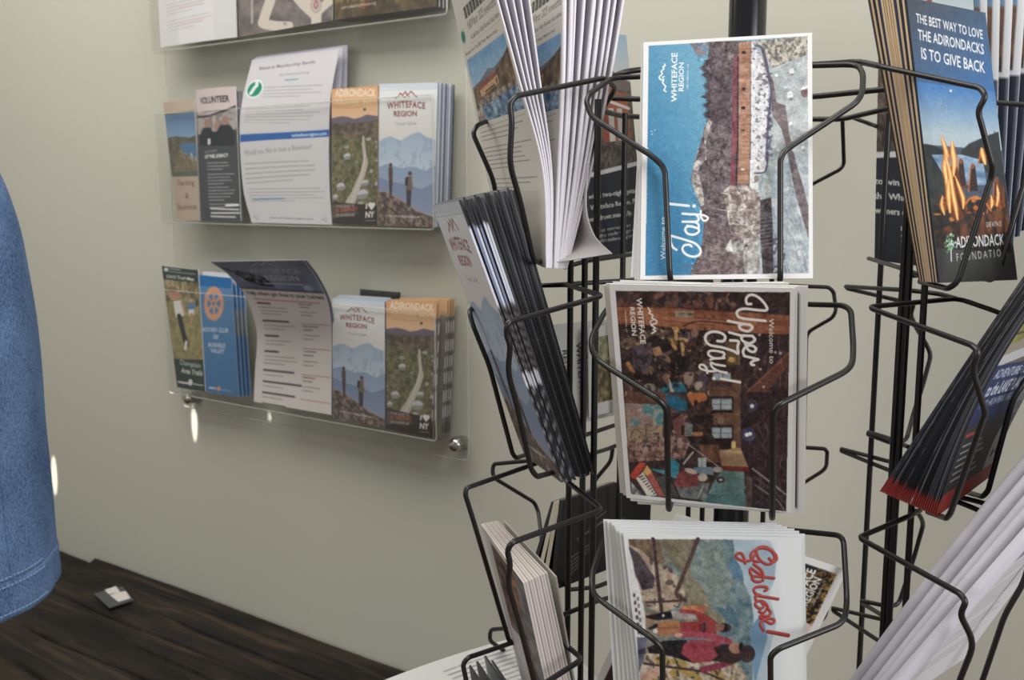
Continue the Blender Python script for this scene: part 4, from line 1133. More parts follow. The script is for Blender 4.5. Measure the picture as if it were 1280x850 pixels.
def art_map():
    q = [(275, 95), (500, 95), (475, 700), (277, 660)]
    c = Cv(130, 330, (225, 160, 100), zq(405, 350, 3.544, q)).fr(405, 350, 3.544)
    c.grad([(270, 80), (505, 80), (500, 250), (270, 240)], (214, 148, 88), (224, 172, 128), (390, 90), (390, 235))
    c.text('ADIRONDACK', (290, 132), (486, 145), 36, (228, 206, 178), .03); c.text('TRAVEL MAP', (292, 170), (486, 184), 26, (226, 190, 132), .012)
    c.line([(290, 180), (370, 190), (420, 190)], 3, (196, 130, 80)); c.rect(424, 196, 436, 208, (70, 56, 50))
    c.poly([(272, 228), (320, 222), (350, 228), (380, 240), (410, 236), (440, 226), (500, 240), (497, 270), (272, 262)], (92, 84, 104))
    c.tex([(272, 250), (400, 256), (500, 256), (475, 705), (277, 665)], (66, 56, 48), (116, 96, 78), 16, 40, 4, 2)
    c.tex([(274, 300), (420, 330), (495, 350), (480, 620), (277, 600)], (64, 68, 44), (122, 112, 72), 24, 40, 4, 3)
    rs = random.Random(2)
    for k in range(46):
        y = rs.uniform(330, 620); x = rs.uniform(278, 490)
        c.ell(x, y, rs.uniform(4, 14), rs.uniform(3, 10), rs.choice([(150, 150, 146), (120, 126, 66), (84, 92, 50), (172, 170, 166), (134, 110, 84), (70, 62, 52)]), .8)
    c.poly([(417, 320), (426, 322), (430, 380), (440, 440), (425, 490), (392, 560), (372, 605), (332, 590), (365, 545), (405, 470), (420, 420), (414, 360)], (176, 164, 152)); c.line([(424, 400), (420, 450), (395, 520), (360, 590)], 3, (206, 198, 184))
    for x, y, a, b in ((315, 520, 18, 16), (412, 565, 24, 20), (425, 520, 16, 12), (345, 400, 16, 14), (292, 560, 12, 10)): c.ell(x, y, a, b, (178, 180, 180)); c.rect(x - a, y, x + a, y + b, (120, 116, 112), .8)
    c.poly([(276, 575), (320, 585), (480, 620), (476, 702), (277, 662)], (44, 38, 38)); c.tex([(276, 585), (330, 592), (400, 640), (276, 640)], (84, 74, 62), (60, 52, 46), 12, 12, 2, 4)
    c.text('YOUR GUIDE TO', (294, 600), (375, 610), 10, (190, 176, 160), .01); c.text('A CENTURY', (294, 618), (388, 626), 14, (206, 78, 50), .02); c.text('OF ADVENTURE', (294, 636), (374, 646), 11, (180, 170, 160), .01)
    wt = (214, 208, 202)
    c.text('I', (424, 624), (430, 625), 20, wt, .02); c.ell(445, 612, 9, 9, wt); c.ell(458, 614, 9, 9, wt); c.poly([(437, 616), (467, 618), (451, 634)], wt)
    c.text('NY', (422, 660), (462, 664), 24, wt, .03); c.line([(420, 672), (466, 677)], 2, (150, 140, 132))
    return c

def art_start():
    q = [(103, 158), (265, 146), (300, 790), (175, 780)]
    c = Cv(70, 230, (168, 146, 126), zq(180, 90, 4.25, q)).fr(180, 90, 4.25)
    c.poly([(90, 240), (300, 215), (320, 590), (120, 590)], (74, 88, 66))
    pic = [(100, 250), (300, 232), (315, 560), (120, 560)]
    c.grad(pic, (66, 102, 150), (104, 138, 176), (190, 240), (190, 370))
    c.tex([(120, 385), (180, 375), (250, 385), (300, 360), (315, 560), (140, 565)], (66, 62, 54), (98, 92, 74), 12, 30, 3, 2)
    c.poly([(200, 420), (250, 412), (300, 420), (310, 520), (240, 490), (215, 460)], (58, 98, 142)); c.tex([(190, 450), (240, 480), (300, 520), (300, 565), (160, 565)], (92, 82, 58), (118, 104, 80), 12, 20, 3, 3); c.spk([(200, 450), (280, 480), (280, 520), (220, 500)], (190, 180, 160), 20, 30, .55, 4)
    for t, y, a, b in (('Starting', 632, 185, 272), ('&', 692, 228, 246), ('Business', 740, 186, 282)): c.text(t, (a, y), (b, y), 26, (92, 76, 64), .01)
    return c

def art_volunteer():
    q = [(275, 97), (485, 78), (512, 790), (300, 790)]
    c = Cv(90, 240, (66, 68, 72), zq(180, 90, 4.25, q)).fr(180, 90, 4.25)
    c.poly([(260, 80), (500, 60), (500, 180), (440, 205), (360, 235), (290, 240)], (188, 172, 172)); c.text('VOLUNTEER', (306, 172), (460, 158), 34, (40, 36, 40), .03)
    c.poly([(285, 235), (360, 228), (440, 200), (495, 176), (500, 300), (290, 330)], (160, 152, 150)); c.line([(285, 238), (360, 232), (440, 204), (490, 180)], 10, (44, 46, 52), 1, True)
    c.spk([(290, 240), (490, 200), (500, 300), (300, 320)], (110, 96, 92), 14, 20, .6, 2, .7)
    for x, y in ((345, 270), (402, 290), (440, 255)): c.ell(x, y, 17, 24, (150, 116, 104)); c.poly([(x - 46, y + 70), (x - 22, y + 24), (x + 22, y + 24), (x + 46, y + 70), (x + 40, y + 200), (x - 40, y + 200)], (40, 42, 48))
    c.rect(290, 390, 520, 800, (62, 66, 70)); c.rect(350, 352, 366, 382, (190, 190, 190))
    c.text('BE PART', (334, 428), (404, 420), 12, (150, 150, 150)); c.text('OF THE LEGACY', (332, 456), (455, 446), 18, (226, 226, 226), .03)
    for k, (y, n) in enumerate(((480, 3), (540, 4), (610, 5), (700, 2))): c.para((345 + k * 4, y), (482 + k * 4, y - 4), n, (0, 17), 6, (196, 196, 198), k)
    c.line([(445, 706), (500, 703)], 10, (220, 220, 220)); c.line([(366, 722), (500, 728)], 7, (200, 200, 200)); c.line([(370, 746), (506, 746)], 7, (200, 200, 200)); c.line([(366, 764), (486, 768)], 7, (190, 190, 190))
    return c

def art_flyer():
    q = [(85, 118), (455, 70), (425, 815), (85, 808)]
    c = Cv(170, 320, (196, 194, 198), zq(290, 40, 3.4, q)).fr(290, 40, 3.4)
    g = (110, 110, 118)
    c.text('Bilateral Membership Benefit', (128, 165), (362, 133), 15, g, .012); c.text('Host Showcase Listing', (218, 190), (342, 176), 10, (130, 130, 136)); c.line([(248, 208), (300, 202)], 5, (96, 150, 170))
    c.un()
    c.ell(.125, .185, .115, .066, (176, 192, 192)); c.ell(.125, .185, .105, .060, (216, 216, 220)); c.ell(.125, .185, .085, .047, (34, 140, 112))
    c.line([(.09, .21), (.11, .19), (.12, .175), (.14, .165), (.135, .145)], .028, (212, 222, 220), 1, True)
    c.para((.24, .180), (.93, .190), 4, (.0, .019), .010, g, 4, .5); c.para((.06, .320), (.92, .295), 6, (0, .0195), .010, g, 5, .5)
    c.poly([(.01, .500), (1, .424), (1, .462), (.01, .540)], (48, 96, 168)); c.text('whitefaceregion.com', (.60, .483), (.97, .454), .017, (214, 222, 232), .02)
    c.text('Would you like to host a Showcase?', (.05, .600), (.82, .534), .026, (134, 132, 138), .004)
    c.para((.05, .635), (.96, .585), 5, (0, .022), .010, g, 6, .55); c.para((.06, .755), (.96, .728), 5, (0, .02), .010, g, 7, .55)
    c.line([(.10, .822), (.48, .806)], .010, (70, 140, 170)); c.text('www.whitefaceregion.com', (.25, .965), (.78, .965), .018, (110, 110, 116), .01)
    for x in (.08, .92): c.line([(x - .03, .955), (x + .02, .975)], .01, (150, 150, 160)); c.line([(x - .01, .94), (x + .02, .95)], .008, (150, 150, 160))
    return c

def art_trail():
    q = [(30, 75), (235, 98), (275, 785), (118, 760)]
    c = Cv(75, 230, (40, 56, 50), zq(195, 315, 4.474, q)).fr(195, 315, 4.474)
    c.ell(60, 104, 13, 14, (180, 190, 180)); c.line([(80, 96), (140, 104)], 5, (150, 160, 150)); c.line([(76, 116), (220, 130)], 5, (130, 142, 134)); c.text('CATS Trail Map', (62, 160), (214, 176), 20, (214, 216, 206), .02)
    pic = [(40, 172), (236, 192), (268, 636), (100, 630)]
    c.tex(pic, (118, 108, 58), (158, 142, 84), 10, 30, 3, 2); c.tex([(40, 172), (236, 192), (244, 300), (60, 320)], (92, 84, 52), (166, 146, 104), 12, 16, 3, 3)
    c.ell(105, 265, 34, 46, (190, 130, 104), 1, -.4); c.ell(98, 240, 30, 20, (120, 84, 56)); c.poly([(105, 315), (150, 305), (165, 400), (120, 410)], (212, 206, 202)); c.line([(150, 320), (172, 390)], 12, (190, 140, 116)); c.line([(140, 405), (155, 470), (178, 555)], 30, (44, 42, 44)); c.line([(178, 545), (172, 580)], 14, (206, 200, 196))
    c.ell(200, 306, 12, 14, (190, 140, 116)); c.rect(184, 320, 222, 362, (70, 116, 166)); c.rect(190, 362, 218, 395, (206, 204, 200)); c.line([(206, 392), (204, 440)], 14, (176, 128, 96)); c.ell(232, 320, 8, 26, (60, 60, 60))
    c.poly([(100, 628), (268, 640), (280, 790), (115, 765)], (38, 54, 48))
    c.text('Champlain', (138, 655), (250, 676), 24, (206, 208, 198), .0); c.text('Area Trails', (146, 694), (260, 712), 24, (206, 208, 198), .02); c.line([(128, 736), (185, 744)], 7, (206, 208, 200)); c.ell(198, 740, 12, 14, (206, 208, 200)); c.line([(215, 748), (262, 756)], 5, (170, 180, 170))
    return c

def art_rotary():
    q = [(238, 128), (418, 146), (462, 808), (275, 780)]
    c = Cv(75, 220, (54, 112, 172), zq(195, 315, 4.474, q)).fr(195, 315, 4.474)
    c.poly([(230, 120), (430, 135), (432, 205), (240, 188)], (20, 96, 172)); c.grad([(240, 188), (432, 205), (465, 812), (275, 784)], (70, 122, 176), (50, 104, 164), (330, 200), (360, 780))
    og = (212, 142, 104); cx_, cy_ = 322, 284
    bl = (66, 118, 174)
    for k in range(24):
        a = k * math.pi / 12; c.ell(cx_ + 49 * math.cos(a), cy_ + 84 * math.sin(a), 7, 9, og)
    c.ell(cx_, cy_, 49, 82, og); c.ell(cx_, cy_, 36, 60, bl)
    for k in range(6):
        a = k * math.pi / 3 + .5; c.line([(cx_, cy_), (cx_ + 40 * math.cos(a), cy_ + 66 * math.sin(a))], 11, og)
    c.ell(cx_, cy_, 15, 24, og); c.ell(cx_, cy_, 7, 12, bl)
    wt = (190, 206, 222)
    for t, y, a, b in (('ROTARY CLUB', 436, 262, 400), ('OF', 474, 316, 344), ('AUSABLE', 520, 290, 384), ('VALLEY', 552, 304, 380)): c.text(t, (a, y), (b, y + 6), 24, wt, .02)
    c.line([(300, 754), (332, 758)], 9, (176, 196, 216)); c.ell(350, 760, 11, 13, og); c.line([(366, 766), (420, 774)], 4, (130, 166, 200))
    return c

def art_lowflyer():
    c = Cv(170, 290, (208, 200, 198)).un()
    g = (96, 88, 90)
    c.rect(0, 0, 1, .335, (96, 106, 134)); c.tex([(0, 0), (1, 0), (1, .33), (0, .33)], (96, 106, 134), (124, 134, 160), 4, 4, 3, 2)
    c.poly([(.02, .10), (.2, .16), (.42, .22), (.46, .30), (.3, .30), (.16, .26), (.06, .16)], (38, 40, 50)); c.spk([(.04, .08), (.5, .2), (.5, .3), (.1, .26)], (150, 156, 170), 30, 30, .6, 4, .6)
    c.line([(.40, .075), (.46, .055), (.49, .035), (.53, .06), (.58, .025), (.64, .06), (.7, .075)], .012, (176, 178, 190)); c.text('WHITEFACE', (.30, .175), (.86, .165), .062, (164, 168, 182), .02); c.text('REGION', (.42, .245), (.80, .238), .052, (164, 168, 182), .02); c.line([(.36, .275), (.8, .27)], .012, (170, 174, 186))
    c.ell(.84, .30, .05, .03, (150, 164, 190)); c.rect(0, .315, 1, .335, (60, 70, 92), .5)
    c.text('Help others get close to your business', (.05, .375), (.97, .375), .03, (64, 58, 62), .02); c.line([(.1, .405), (.9, .405)], .007, (178, 84, 84))
    y = .43
    for k, (n, hd) in enumerate(((3, .16), (2, .34), (2, .18), (3, .18), (1, .4), (1, .5), (1, .42), (3, .3), (3, .3))):
        c.line([(.12, y), (.12 + hd, y)], .014, (74, 66, 70)); c.para((.12, y + .026), (.56, y + .026), n, (0, .019), .010, g, k, .6); y += .034 + n * .019 + .012
    y = .42
    for k in range(4):
        c.para((.64, y), (.84, y), 2, (0, .02), .013, (74, 66, 70), 20 + k); c.para((.64, y + .05), (.86, y + .05), 2, (0, .02), .010, g, 40 + k); y += .12
        c.line([(.62, y), (.98, y)], .005, (180, 96, 96)); y += .014
    return c

def art_topsheet():
    c = Cv(110, 200, (206, 204, 206)).un()
    for k in range(5):
        y = .12 + k * .155
        c.para((.12, y + .03), (.72, y), 4, (.005, .03), .015, (150, 146, 150) if k % 2 else (160, 150, 152), k, .6); c.line([(.3, y + .07), (.6, y + .055)], .02, (212, 168, 170), .5)
    c.rect(0, .86, 1, 1, (206, 204, 206))
    return c
def art_poster():
    q = [(294, -95), (415.5, -112), (415.5, 25.5), (299, 46)]
    c = Cv(130, 150, (112, 104, 100), q).fr(280, 0, 4)
    c.tex([(40, -450), (560, -450), (560, 200), (40, 200)], (92, 84, 84), (128, 118, 116), 8, 12, 4, 2); c.rect(40, -450, 74, 200, (66, 64, 62)); c.grain([(40, -450), (560, -450), (560, 200), (40, 200)], 12)
    cm = (200, 188, 178)
    c.line([(148, -200), (148, 112)], 12, (168, 156, 150))
    c.line([(262, -120), (250, -20), (222, 60), (205, 110)], 52, cm, 1, True); c.line([(215, 118), (270, 126), (335, 128)], 46, cm, 1, True); c.ell(318, 116, 10, 8, (160, 146, 138))
    c.line([(340, -80), (400, 0), (460, 60)], 60, cm, 1, True); c.line([(468, 50), (466, 130)], 46, cm); c.line([(560, -20), (500, 30), (472, 60)], 44, cm, 1, True)
    c.ell(466, 25, 26, 40, (170, 152, 148)); c.ell(466, 25, 19, 32, (186, 172, 166)); c.line([(466, 0), (458, 24), (466, 42), (474, 24), (466, 0)], 5, (140, 60, 60), 1, True)
    return c
def art_meadow():
    c = Cv(120, 180, (96, 80, 54)).un()
    c.tex([(0, 0), (1, 0), (1, 1), (0, 1)], (66, 56, 42), (142, 116, 66), 14, 10, 4, 3); rs = random.Random(5)
    for k in range(60):
        x = rs.random(); y = rs.random() * .9; c.line([(x, y), (x + rs.uniform(-.03, .03), y + .14)], .012, rs.choice([(190, 166, 74), (84, 70, 44), (120, 104, 60), (60, 50, 40), (160, 120, 60)]), .7)
    for x in (.28, .62, .82): c.line([(x, .1), (x + .01, .9)], .03, (206, 176, 70), .8)
    c.ell(.30, .90, .03, .03, (206, 70, 50)); c.line([(.32, .55), (.33, .9)], .03, (150, 60, 44)); c.rect(0, .84, 1, 1, (74, 62, 50), .55); c.text('adirondackexperience.org', (.08, .90), (.42, .895), .03, (196, 186, 170), .01)
    return c

# ---- the pieces on the spinner
def art_news():
    q = [(548, -60), (608, -60), (682, 335), (640, 330)]
    c = Cv(120, 420, (206, 202, 192)).un()
    c.rm = ((0, .105, .168, .208, .262, .285, .565, 1), (0, .09, .14, .172, .203, .218, .448, .90))
    c.rect(0, 0, 1, .06, (206, 202, 192))
    for k in range(9): c.rect(.26 + k * .08, .085, .26 + k * .08 + .066, .125, (78, 78, 72)); c.rect(.275 + k * .08, .094, .29 + k * .08, .116, (150, 150, 140), .8)
    tx = (96, 94, 92)
    c.text('Fall/Winter 2025 newsletter', (.28, .168), (.98, .168), .032, tx, .0); c.text('AuSable River Valley Business Association', (.28, .208), (.98, .208), .02, tx, .0); c.line([(.28, .225), (.98, .225)], .002, (150, 146, 140))
    c.text('Saturday, Dec 6: The 2025 Winter Market is back', (.06, .262), (.86, .262), .016, (84, 84, 80), .01)
    c.ell(.1, .175, .07, .03, (176, 190, 180)); c.ell(.1, .175, .05, .022, (52, 128, 108))
    pic = [(.06, .285), (.97, .285), (.97, .565), (.06, .565)]
    c.grad(pic, (112, 158, 200), (160, 190, 214), (.5, .285), (.5, .41))
    c.poly([(.06, .40), (.3, .385), (.5, .36), (.62, .37), (.97, .34), (.97, .48), (.06, .50)], (112, 116, 124)); c.tex([(.06, .41), (.2, .40), (.6, .39), (.8, .36), (.97, .33), (.97, .50), (.06, .52)], (84, 70, 56), (142, 120, 96), 16, 24, 4, 2)
    c.poly([(.2, .405), (.6, .385), (.66, .40), (.22, .425)], (148, 84, 70)); c.poly([(.22, .425), (.66, .40), (.66, .43), (.22, .455)], (196, 158, 120)); c.rect(.6, .41, .64, .43, (120, 96, 76)); c.line([(.34, .44), (.56, .43)], .01, (84, 66, 56))
    c.tex([(.06, .47), (.4, .455), (.97, .45), (.97, .565), (.06, .565)], (86, 74, 66), (186, 176, 166), 20, 40, 4, 3); c.tex([(.2, .50), (.6, .48), (.97, .47), (.97, .565), (.25, .565)], (52, 82, 116), (166, 186, 204), 16, 40, 4, 4); c.grain(pic, 16)
    c.line([(.05, .585), (.95, .58)], .0025, (140, 136, 130))
    for y, n in ((.60, 3), (.665, 6), (.79, 3), (.87, 1)): c.para((.06, y), (.95, y), n, (0, .0165), .0085, (110, 106, 104), int(y * 100), .75)
    c.line([(.05, .84), (.9, .84)], .002, (160, 156, 150))
    return c
def art_adk():
    q = [(1133.5, -3.2), (1232.3, 16.0), (1272, 350.3), (1174.1, 352.8)]
    c = Cv(150, 440, (70, 84, 104), q)
    c.un(); c.grad([(0, 0), (1, 0), (1, .5), (0, .5)], (72, 80, 94), (58, 112, 176), (.1, .02), (.7, .36)); c.grad([(0, .30), (1, .30), (1, .52), (0, .52)], (70, 124, 186), (168, 186, 196), (.6, .31), (.62, .47))
    c.fr(1120, 0, 5.3125)
    wt = (228, 230, 232)
    c.text('THE BEST WAY TO LOVE', (138, 152), (578, 262), 62, wt, .012, up=(-.05, -1)); c.text('THE ADIRONDACKS', (150, 265), (586, 364), 70, wt, .012, up=(-.05, -1)); c.text('IS TO GIVE BACK', (172, 392), (594, 488), 76, wt, .012, up=(-.05, -1))
    c.ell(365, 605, 8, 9, (214, 224, 232))
    c.fr(1130, 150, 4.047)
    c.poly([(75, 118), (140, 125), (210, 155), (290, 175), (290, 215), (100, 205)], (44, 50, 54)); c.poly([(285, 160), (330, 120), (380, 98), (420, 82), (478, 60), (520, 400), (440, 280), (300, 190)], (50, 56, 60)); c.line([(436, 90), (434, 74)], 4, (44, 50, 54)); c.line([(460, 76), (458, 58)], 4, (44, 50, 54))
    c.tex([(95, 175), (290, 175), (400, 205), (420, 330), (110, 330)], (84, 120, 158), (150, 176, 200), 6, 40, 3, 2)
    c.tex([(90, 150), (140, 175), (215, 300), (230, 470), (160, 600), (130, 480)], (40, 46, 50), (60, 66, 66), 16, 30, 3, 3); c.tex([(150, 420), (520, 380), (560, 800), (190, 840), (150, 560)], (38, 36, 38), (58, 54, 52), 16, 30, 3, 4)
    rs = random.Random(6)
    for x, y, hh in ((290, 205, 130), (350, 230, 130), (400, 150, 70), (470, 300, 140), (440, 420, 60)):
        c.poly([(x - 10, y), (x + 10, y), (x + 26, y + hh), (x - 26, y + hh)], (56, 44, 44)); c.line([(x - 14, y + 20), (x - 22, y + hh)], 9, (206, 116, 58), .7); c.ell(x - 2, y + 4, 10, 14, (150, 84, 54))
    for k in range(70): c.ell(rs.uniform(165, 500), rs.gauss(430, 34), rs.uniform(5, 22), rs.uniform(5, 14), rs.choice([(196, 96, 42), (150, 70, 36), (226, 140, 64), (84, 48, 36), (60, 44, 40), (110, 60, 40)]), .8)
    for k in range(22): c.line([(rs.uniform(450, 510), rs.uniform(300, 420)), (rs.uniform(460, 520), rs.uniform(420, 500))], 6, rs.choice([(190, 96, 46), (150, 74, 40), (90, 52, 40)]), .7)
    c.line([(300, 440), (340, 395), (400, 405), (440, 460)], 10, (216, 120, 50), .9, True); c.tex([(150, 560), (520, 440), (540, 560), (200, 640)], (44, 38, 38), (120, 70, 46), 20, 24, 3, 5)
    c.poly([(238, 230), (272, 240), (320, 480), (270, 520), (225, 470)], (110, 58, 36)); c.line([(236, 250), (262, 380), (310, 480)], 16, (70, 44, 36)); c.line([(262, 260), (248, 380), (228, 480)], 13, (66, 42, 36))
    def flame(pts, w0):
        p = cr(np.array(pts, float), 8); n = len(p); wd = w0 * np.sin(np.linspace(.12, math.pi * .92, n)) ** .8
        for f, col, al in ((1.5, (190, 92, 36), .55), (1.0, (236, 150, 66), .9), (.5, (250, 214, 140), .95)):
            c.poly([(x - q * f, y) for (x, y), q in zip(p, wd)] + [(x + q * f, y) for (x, y), q in zip(p[::-1], wd[::-1])], col, al)
    flame([(190, 82), (206, 130), (216, 180), (208, 240), (216, 300), (222, 400)], 13); flame([(243, 105), (248, 160), (255, 210), (250, 290)], 13); flame([(206, 160), (232, 260), (246, 360), (262, 440), (272, 505)], 12); flame([(258, 280), (284, 350), (300, 400), (300, 450)], 10)
    flame([(226, 300), (226, 380), (234, 470)], 12); flame([(392, 140), (398, 175), (412, 228)], 12); flame([(470, 330), (476, 380), (470, 440)], 8); flame([(440, 380), (446, 420), (440, 450)], 8); flame([(196, 380), (192, 430), (206, 480)], 9)
    c.un(); c.tex([(0, .88), (1, .90), (1, 1), (0, 1)], (62, 62, 62), (74, 74, 72), 6, 6, 2, 6); c.soft([(0, .3), (1, .3), (1, .9), (0, .9)], 1); c.grain([(0, 0), (1, 0), (1, .9), (0, .9)], 7); c.fr(1130, 150, 4.047)
    for k in range(60):
        y = rs.uniform(-140, 120); x = 225 + rs.gauss(0, 26) + (y - 100) * .1; c.line([(x, y), (x + rs.uniform(-6, 6), y + rs.uniform(8, 26))], 1.6, (206, 190, 176), .5)
    c.text('GIVE WITH US', (416, 542), (494, 538), 26, (222, 222, 220), .0); c.text('ADIRONDACK', (264, 645), (508, 632), 58, (226, 228, 226), .01); c.text('FOUNDATION', (268, 712), (520, 688), 40, (196, 198, 198), .0, space=1.5)
    c.line([(240, 712), (238, 640), (228, 600)], 5, (220, 230, 220)); c.line([(238, 660), (254, 620)], 4, (220, 230, 220))
    for k in range(30): c.ell(232 + rs.gauss(0, 13), 622 + rs.gauss(0, 24), 5, 6, rs.choice([(120, 176, 130), (190, 214, 196), (84, 150, 110)]))
    return c
def art_atv():
    c = Cv(130, 300, (66, 66, 68)).un()
    c.tex([(0, 0), (1, 0), (1, .52), (0, .52)], (74, 74, 66), (108, 104, 92), 10, 30, 3, 2); c.tex([(0, .30), (1, .22), (1, .34), (0, .44)], (120, 120, 60), (156, 148, 84), 20, 30, 3, 3); c.poly([(0, .44), (1, .34), (1, .42), (0, .50)], (150, 140, 124)); c.line([(0, .40), (1, .33)], .012, (60, 56, 50)); c.poly([(0, .48), (1, .41), (1, .46), (0, .52)], (184, 184, 186))
    c.rect(0, .515, .82, .72, (52, 60, 96)); c.text('ADVENTURE GUIDE', (.06, .565), (.76, .565), .035, (196, 202, 216), .01); c.text('to the LAKE PLACID', (.06, .625), (.78, .625), .045, (196, 202, 216), .03); c.text('AND HIGH PEAKS REGION', (.06, .665), (.76, .665), .026, (176, 184, 204), .01)
    c.rect(0, .72, .78, .94, (62, 62, 64)); c.poly([(.80, .5), (1, .44), (1, .94), (.74, .94), (.74, .82), (.82, .7)], (186, 192, 200)); c.line([(.06, .755), (.3, .755)], .016, (196, 74, 66))
    for k in range(6): c.line([(.07, .79 + k * .022), (.42 + .06 * (k % 3), .79 + k * .022)], .008, (176, 176, 178))
    for k, y in enumerate((.72, .77, .83)): c.text(('LOCAL', 'GUIDES', 'COURSES')[k], (.84, y), (.97, y), .035, (88, 90, 98), .01)
    c.ell(.82, .88, .025, .016, (50, 50, 54)); c.ell(.9, .875, .025, .016, (50, 50, 54))
    c.rect(0, .935, 1, 1, (186, 66, 62))
    return c
def art_night():
    c = Cv(130, 330, (38, 42, 52)).un()
    c.grad([(0, 0), (1, 0), (1, .3), (0, .3)], (150, 178, 200), (196, 200, 196), (.5, 0), (.5, .2)); c.poly([(0, .20), (.4, .12), (.7, .18), (1, .22), (1, .4), (0, .4)], (110, 96, 92))
    c.tex([(0, .24), (1, .26), (1, .62), (0, .62)], (58, 50, 46), (120, 104, 90), 16, 30, 4, 2)
    c.poly([(.45, .18), (.55, .06), (.62, .18), (.62, .50), (.40, .50)], (146, 72, 58)); c.poly([(.5, .24), (.9, .28), (.92, .50), (.5, .50)], (156, 84, 66)); c.rect(.52, .34, .62, .50, (196, 190, 184)); c.rect(.68, .34, .78, .50, (186, 180, 176)); c.line([(.45, .30), (.92, .34)], .02, (206, 196, 186))
    c.tex([(0, .50), (1, .48), (1, .63), (0, .63)], (52, 46, 44), (110, 98, 88), 24, 40, 3, 4); c.poly([(0, .63), (1, .585), (1, .605), (0, .65)], (196, 196, 198)); c.poly([(0, .65), (1, .605), (1, 1), (0, 1)], (36, 40, 50))
    g = (196, 196, 190)
    c.text('Welcome to win a two-night getaway', (-.42, .742), (1.06, .728), .022, g, .02); c.text('to the Whiteface Region. Place', (-.12, .790), (1.04, .776), .022, g, .02); c.text('winners drawn seasonally.', (.0, .838), (.82, .828), .022, g, .02)
    for k, t in enumerate(('For entries, scan', 'the code or go to', 'WhitefaceRegion.com')): c.text(t, (.26, .888 + k * .024), (.78 + .1 * k, .882 + k * .024), .016, (176, 176, 172), .01)
    return c
def art_white():
    c = Cv(120, 170, (172, 172, 168)).un()
    c.text('WHITEFACE', (.26, .20), (.31, .78), .058, (40, 40, 42), .02, up=(1, 0)); c.text('REGION', (.12, .26), (.15, .62), .05, (40, 40, 42), .02, up=(1, 0)); c.line([(.38, .2), (.42, .3), (.36, .34), (.44, .4), (.40, .5), (.45, .56)], .02, (40, 40, 42))
    return c
def art_woods():
    c = Cv(90, 160, (176, 176, 172)).un()
    c.tex([(.16, .12), (.92, .12), (.92, .86), (.16, .86)], (66, 60, 40), (136, 122, 84), 20, 16, 4, 2); c.tex([(.16, .12), (.92, .12), (.92, .4), (.16, .4)], (84, 88, 62), (150, 146, 116), 20, 20, 4, 3)
    return c
def art_booklet():
    c = Cv(120, 130, (34, 34, 36)).un()
    c.text('www.visitadirondacks', (.32, .52), (.86, .40), .035, (156, 156, 156), .01); c.line([(.6, .36), (.84, .30)], .012, (110, 110, 112))
    for k in range(5): c.para((.22, .70 + k * .05), (.62 - .04 * k, .60 + k * .05), 1, (0, .05), .02, (150, 150, 150), k, .8, last=1)
    return c
def art_face():
    c = Cv(210, 290, (36, 30, 30)).un()
    c.spk([(0, 0), (1, 0), (1, .30), (0, .30)], (128, 96, 48), 50, 70, .56, 3, .8); c.spk([(0, .1), (1, .1), (1, .30), (0, .30)], (186, 150, 80), 60, 80, .64, 4, .8); c.spk([(.93, 0), (1, 0), (1, .30), (.93, .30)], (186, 150, 80), 60, 80, .5, 5, .8)
    c.rect(.3, .255, 1, .335, (190, 150, 144)); c.ell(.88, .29, .12, .035, (222, 196, 190)); c.rect(0, .335, 1, .75, (70, 46, 44)); c.rect(0, .56, 1, 1, (60, 44, 44), .5)
    w_ = (226, 225, 222)
    c.rect(0, 0, .045, 1, w_); c.rect(0, 0, 1, .03, w_); c.rect(0, .97, 1, 1, w_); c.rect(.955, 0, 1, 1, w_)
    c.text('WHITEFACE', (.838, .245), (.846, .042), .048, w_, .03, up=(-1, 0)); c.text('REGION', (.886, .19), (.894, .068), .042, w_, .03, up=(-1, 0)); c.text('adirondacks, usa', (.916, .18), (.922, .07), .016, w_, .0, up=(-1, 0))
    return c
def art_fan():
    c = Cv(60, 180, (44, 48, 62)).un()
    c.grad([(0, 0), (1, 0), (1, .4), (0, .4)], (96, 134, 178), (150, 180, 204), (.5, 0), (.5, .2)); c.tex([(0, .15), (1, .11), (1, .37), (0, .37)], (60, 50, 46), (150, 110, 80), 24, 20, 4, 2); c.spk([(0, .15), (1, .11), (1, .25), (0, .25)], (206, 176, 130), 30, 20, .62, 3)
    c.rect(.93, 0, 1, .37, (222, 224, 230)); c.rect(0, .35, 1, .37, (222, 224, 230)); c.rect(0, .37, 1, 1, (42, 46, 62)); c.rect(.975, .37, 1, 1, (120, 126, 146))
    return c
def art_cards():
    c = Cv(90, 110, (200, 196, 192)).un()
    c.tex([(.1, .05), (.95, .05), (.95, 1), (.1, 1)], (64, 50, 48), (140, 112, 100), 10, 20, 4, 2); c.rect(0, .6, .5, 1, (196, 190, 192)); c.rect(0, 0, .2, 1, (202, 196, 196)); c.spk([(.6, 0), (1, 0), (1, 1), (.6, 1)], (196, 116, 80), 8, 20, .58, 3); c.tex([(.75, 0), (1, 0), (1, 1), (.75, 1)], (92, 92, 92), (132, 130, 126), 10, 30, 3, 4)
    for k in range(10): c.line([(.45 + .03 * k, .1 + .08 * k), (.52 + .03 * k, .16 + .08 * k)], .03, (30, 22, 22))
    return c
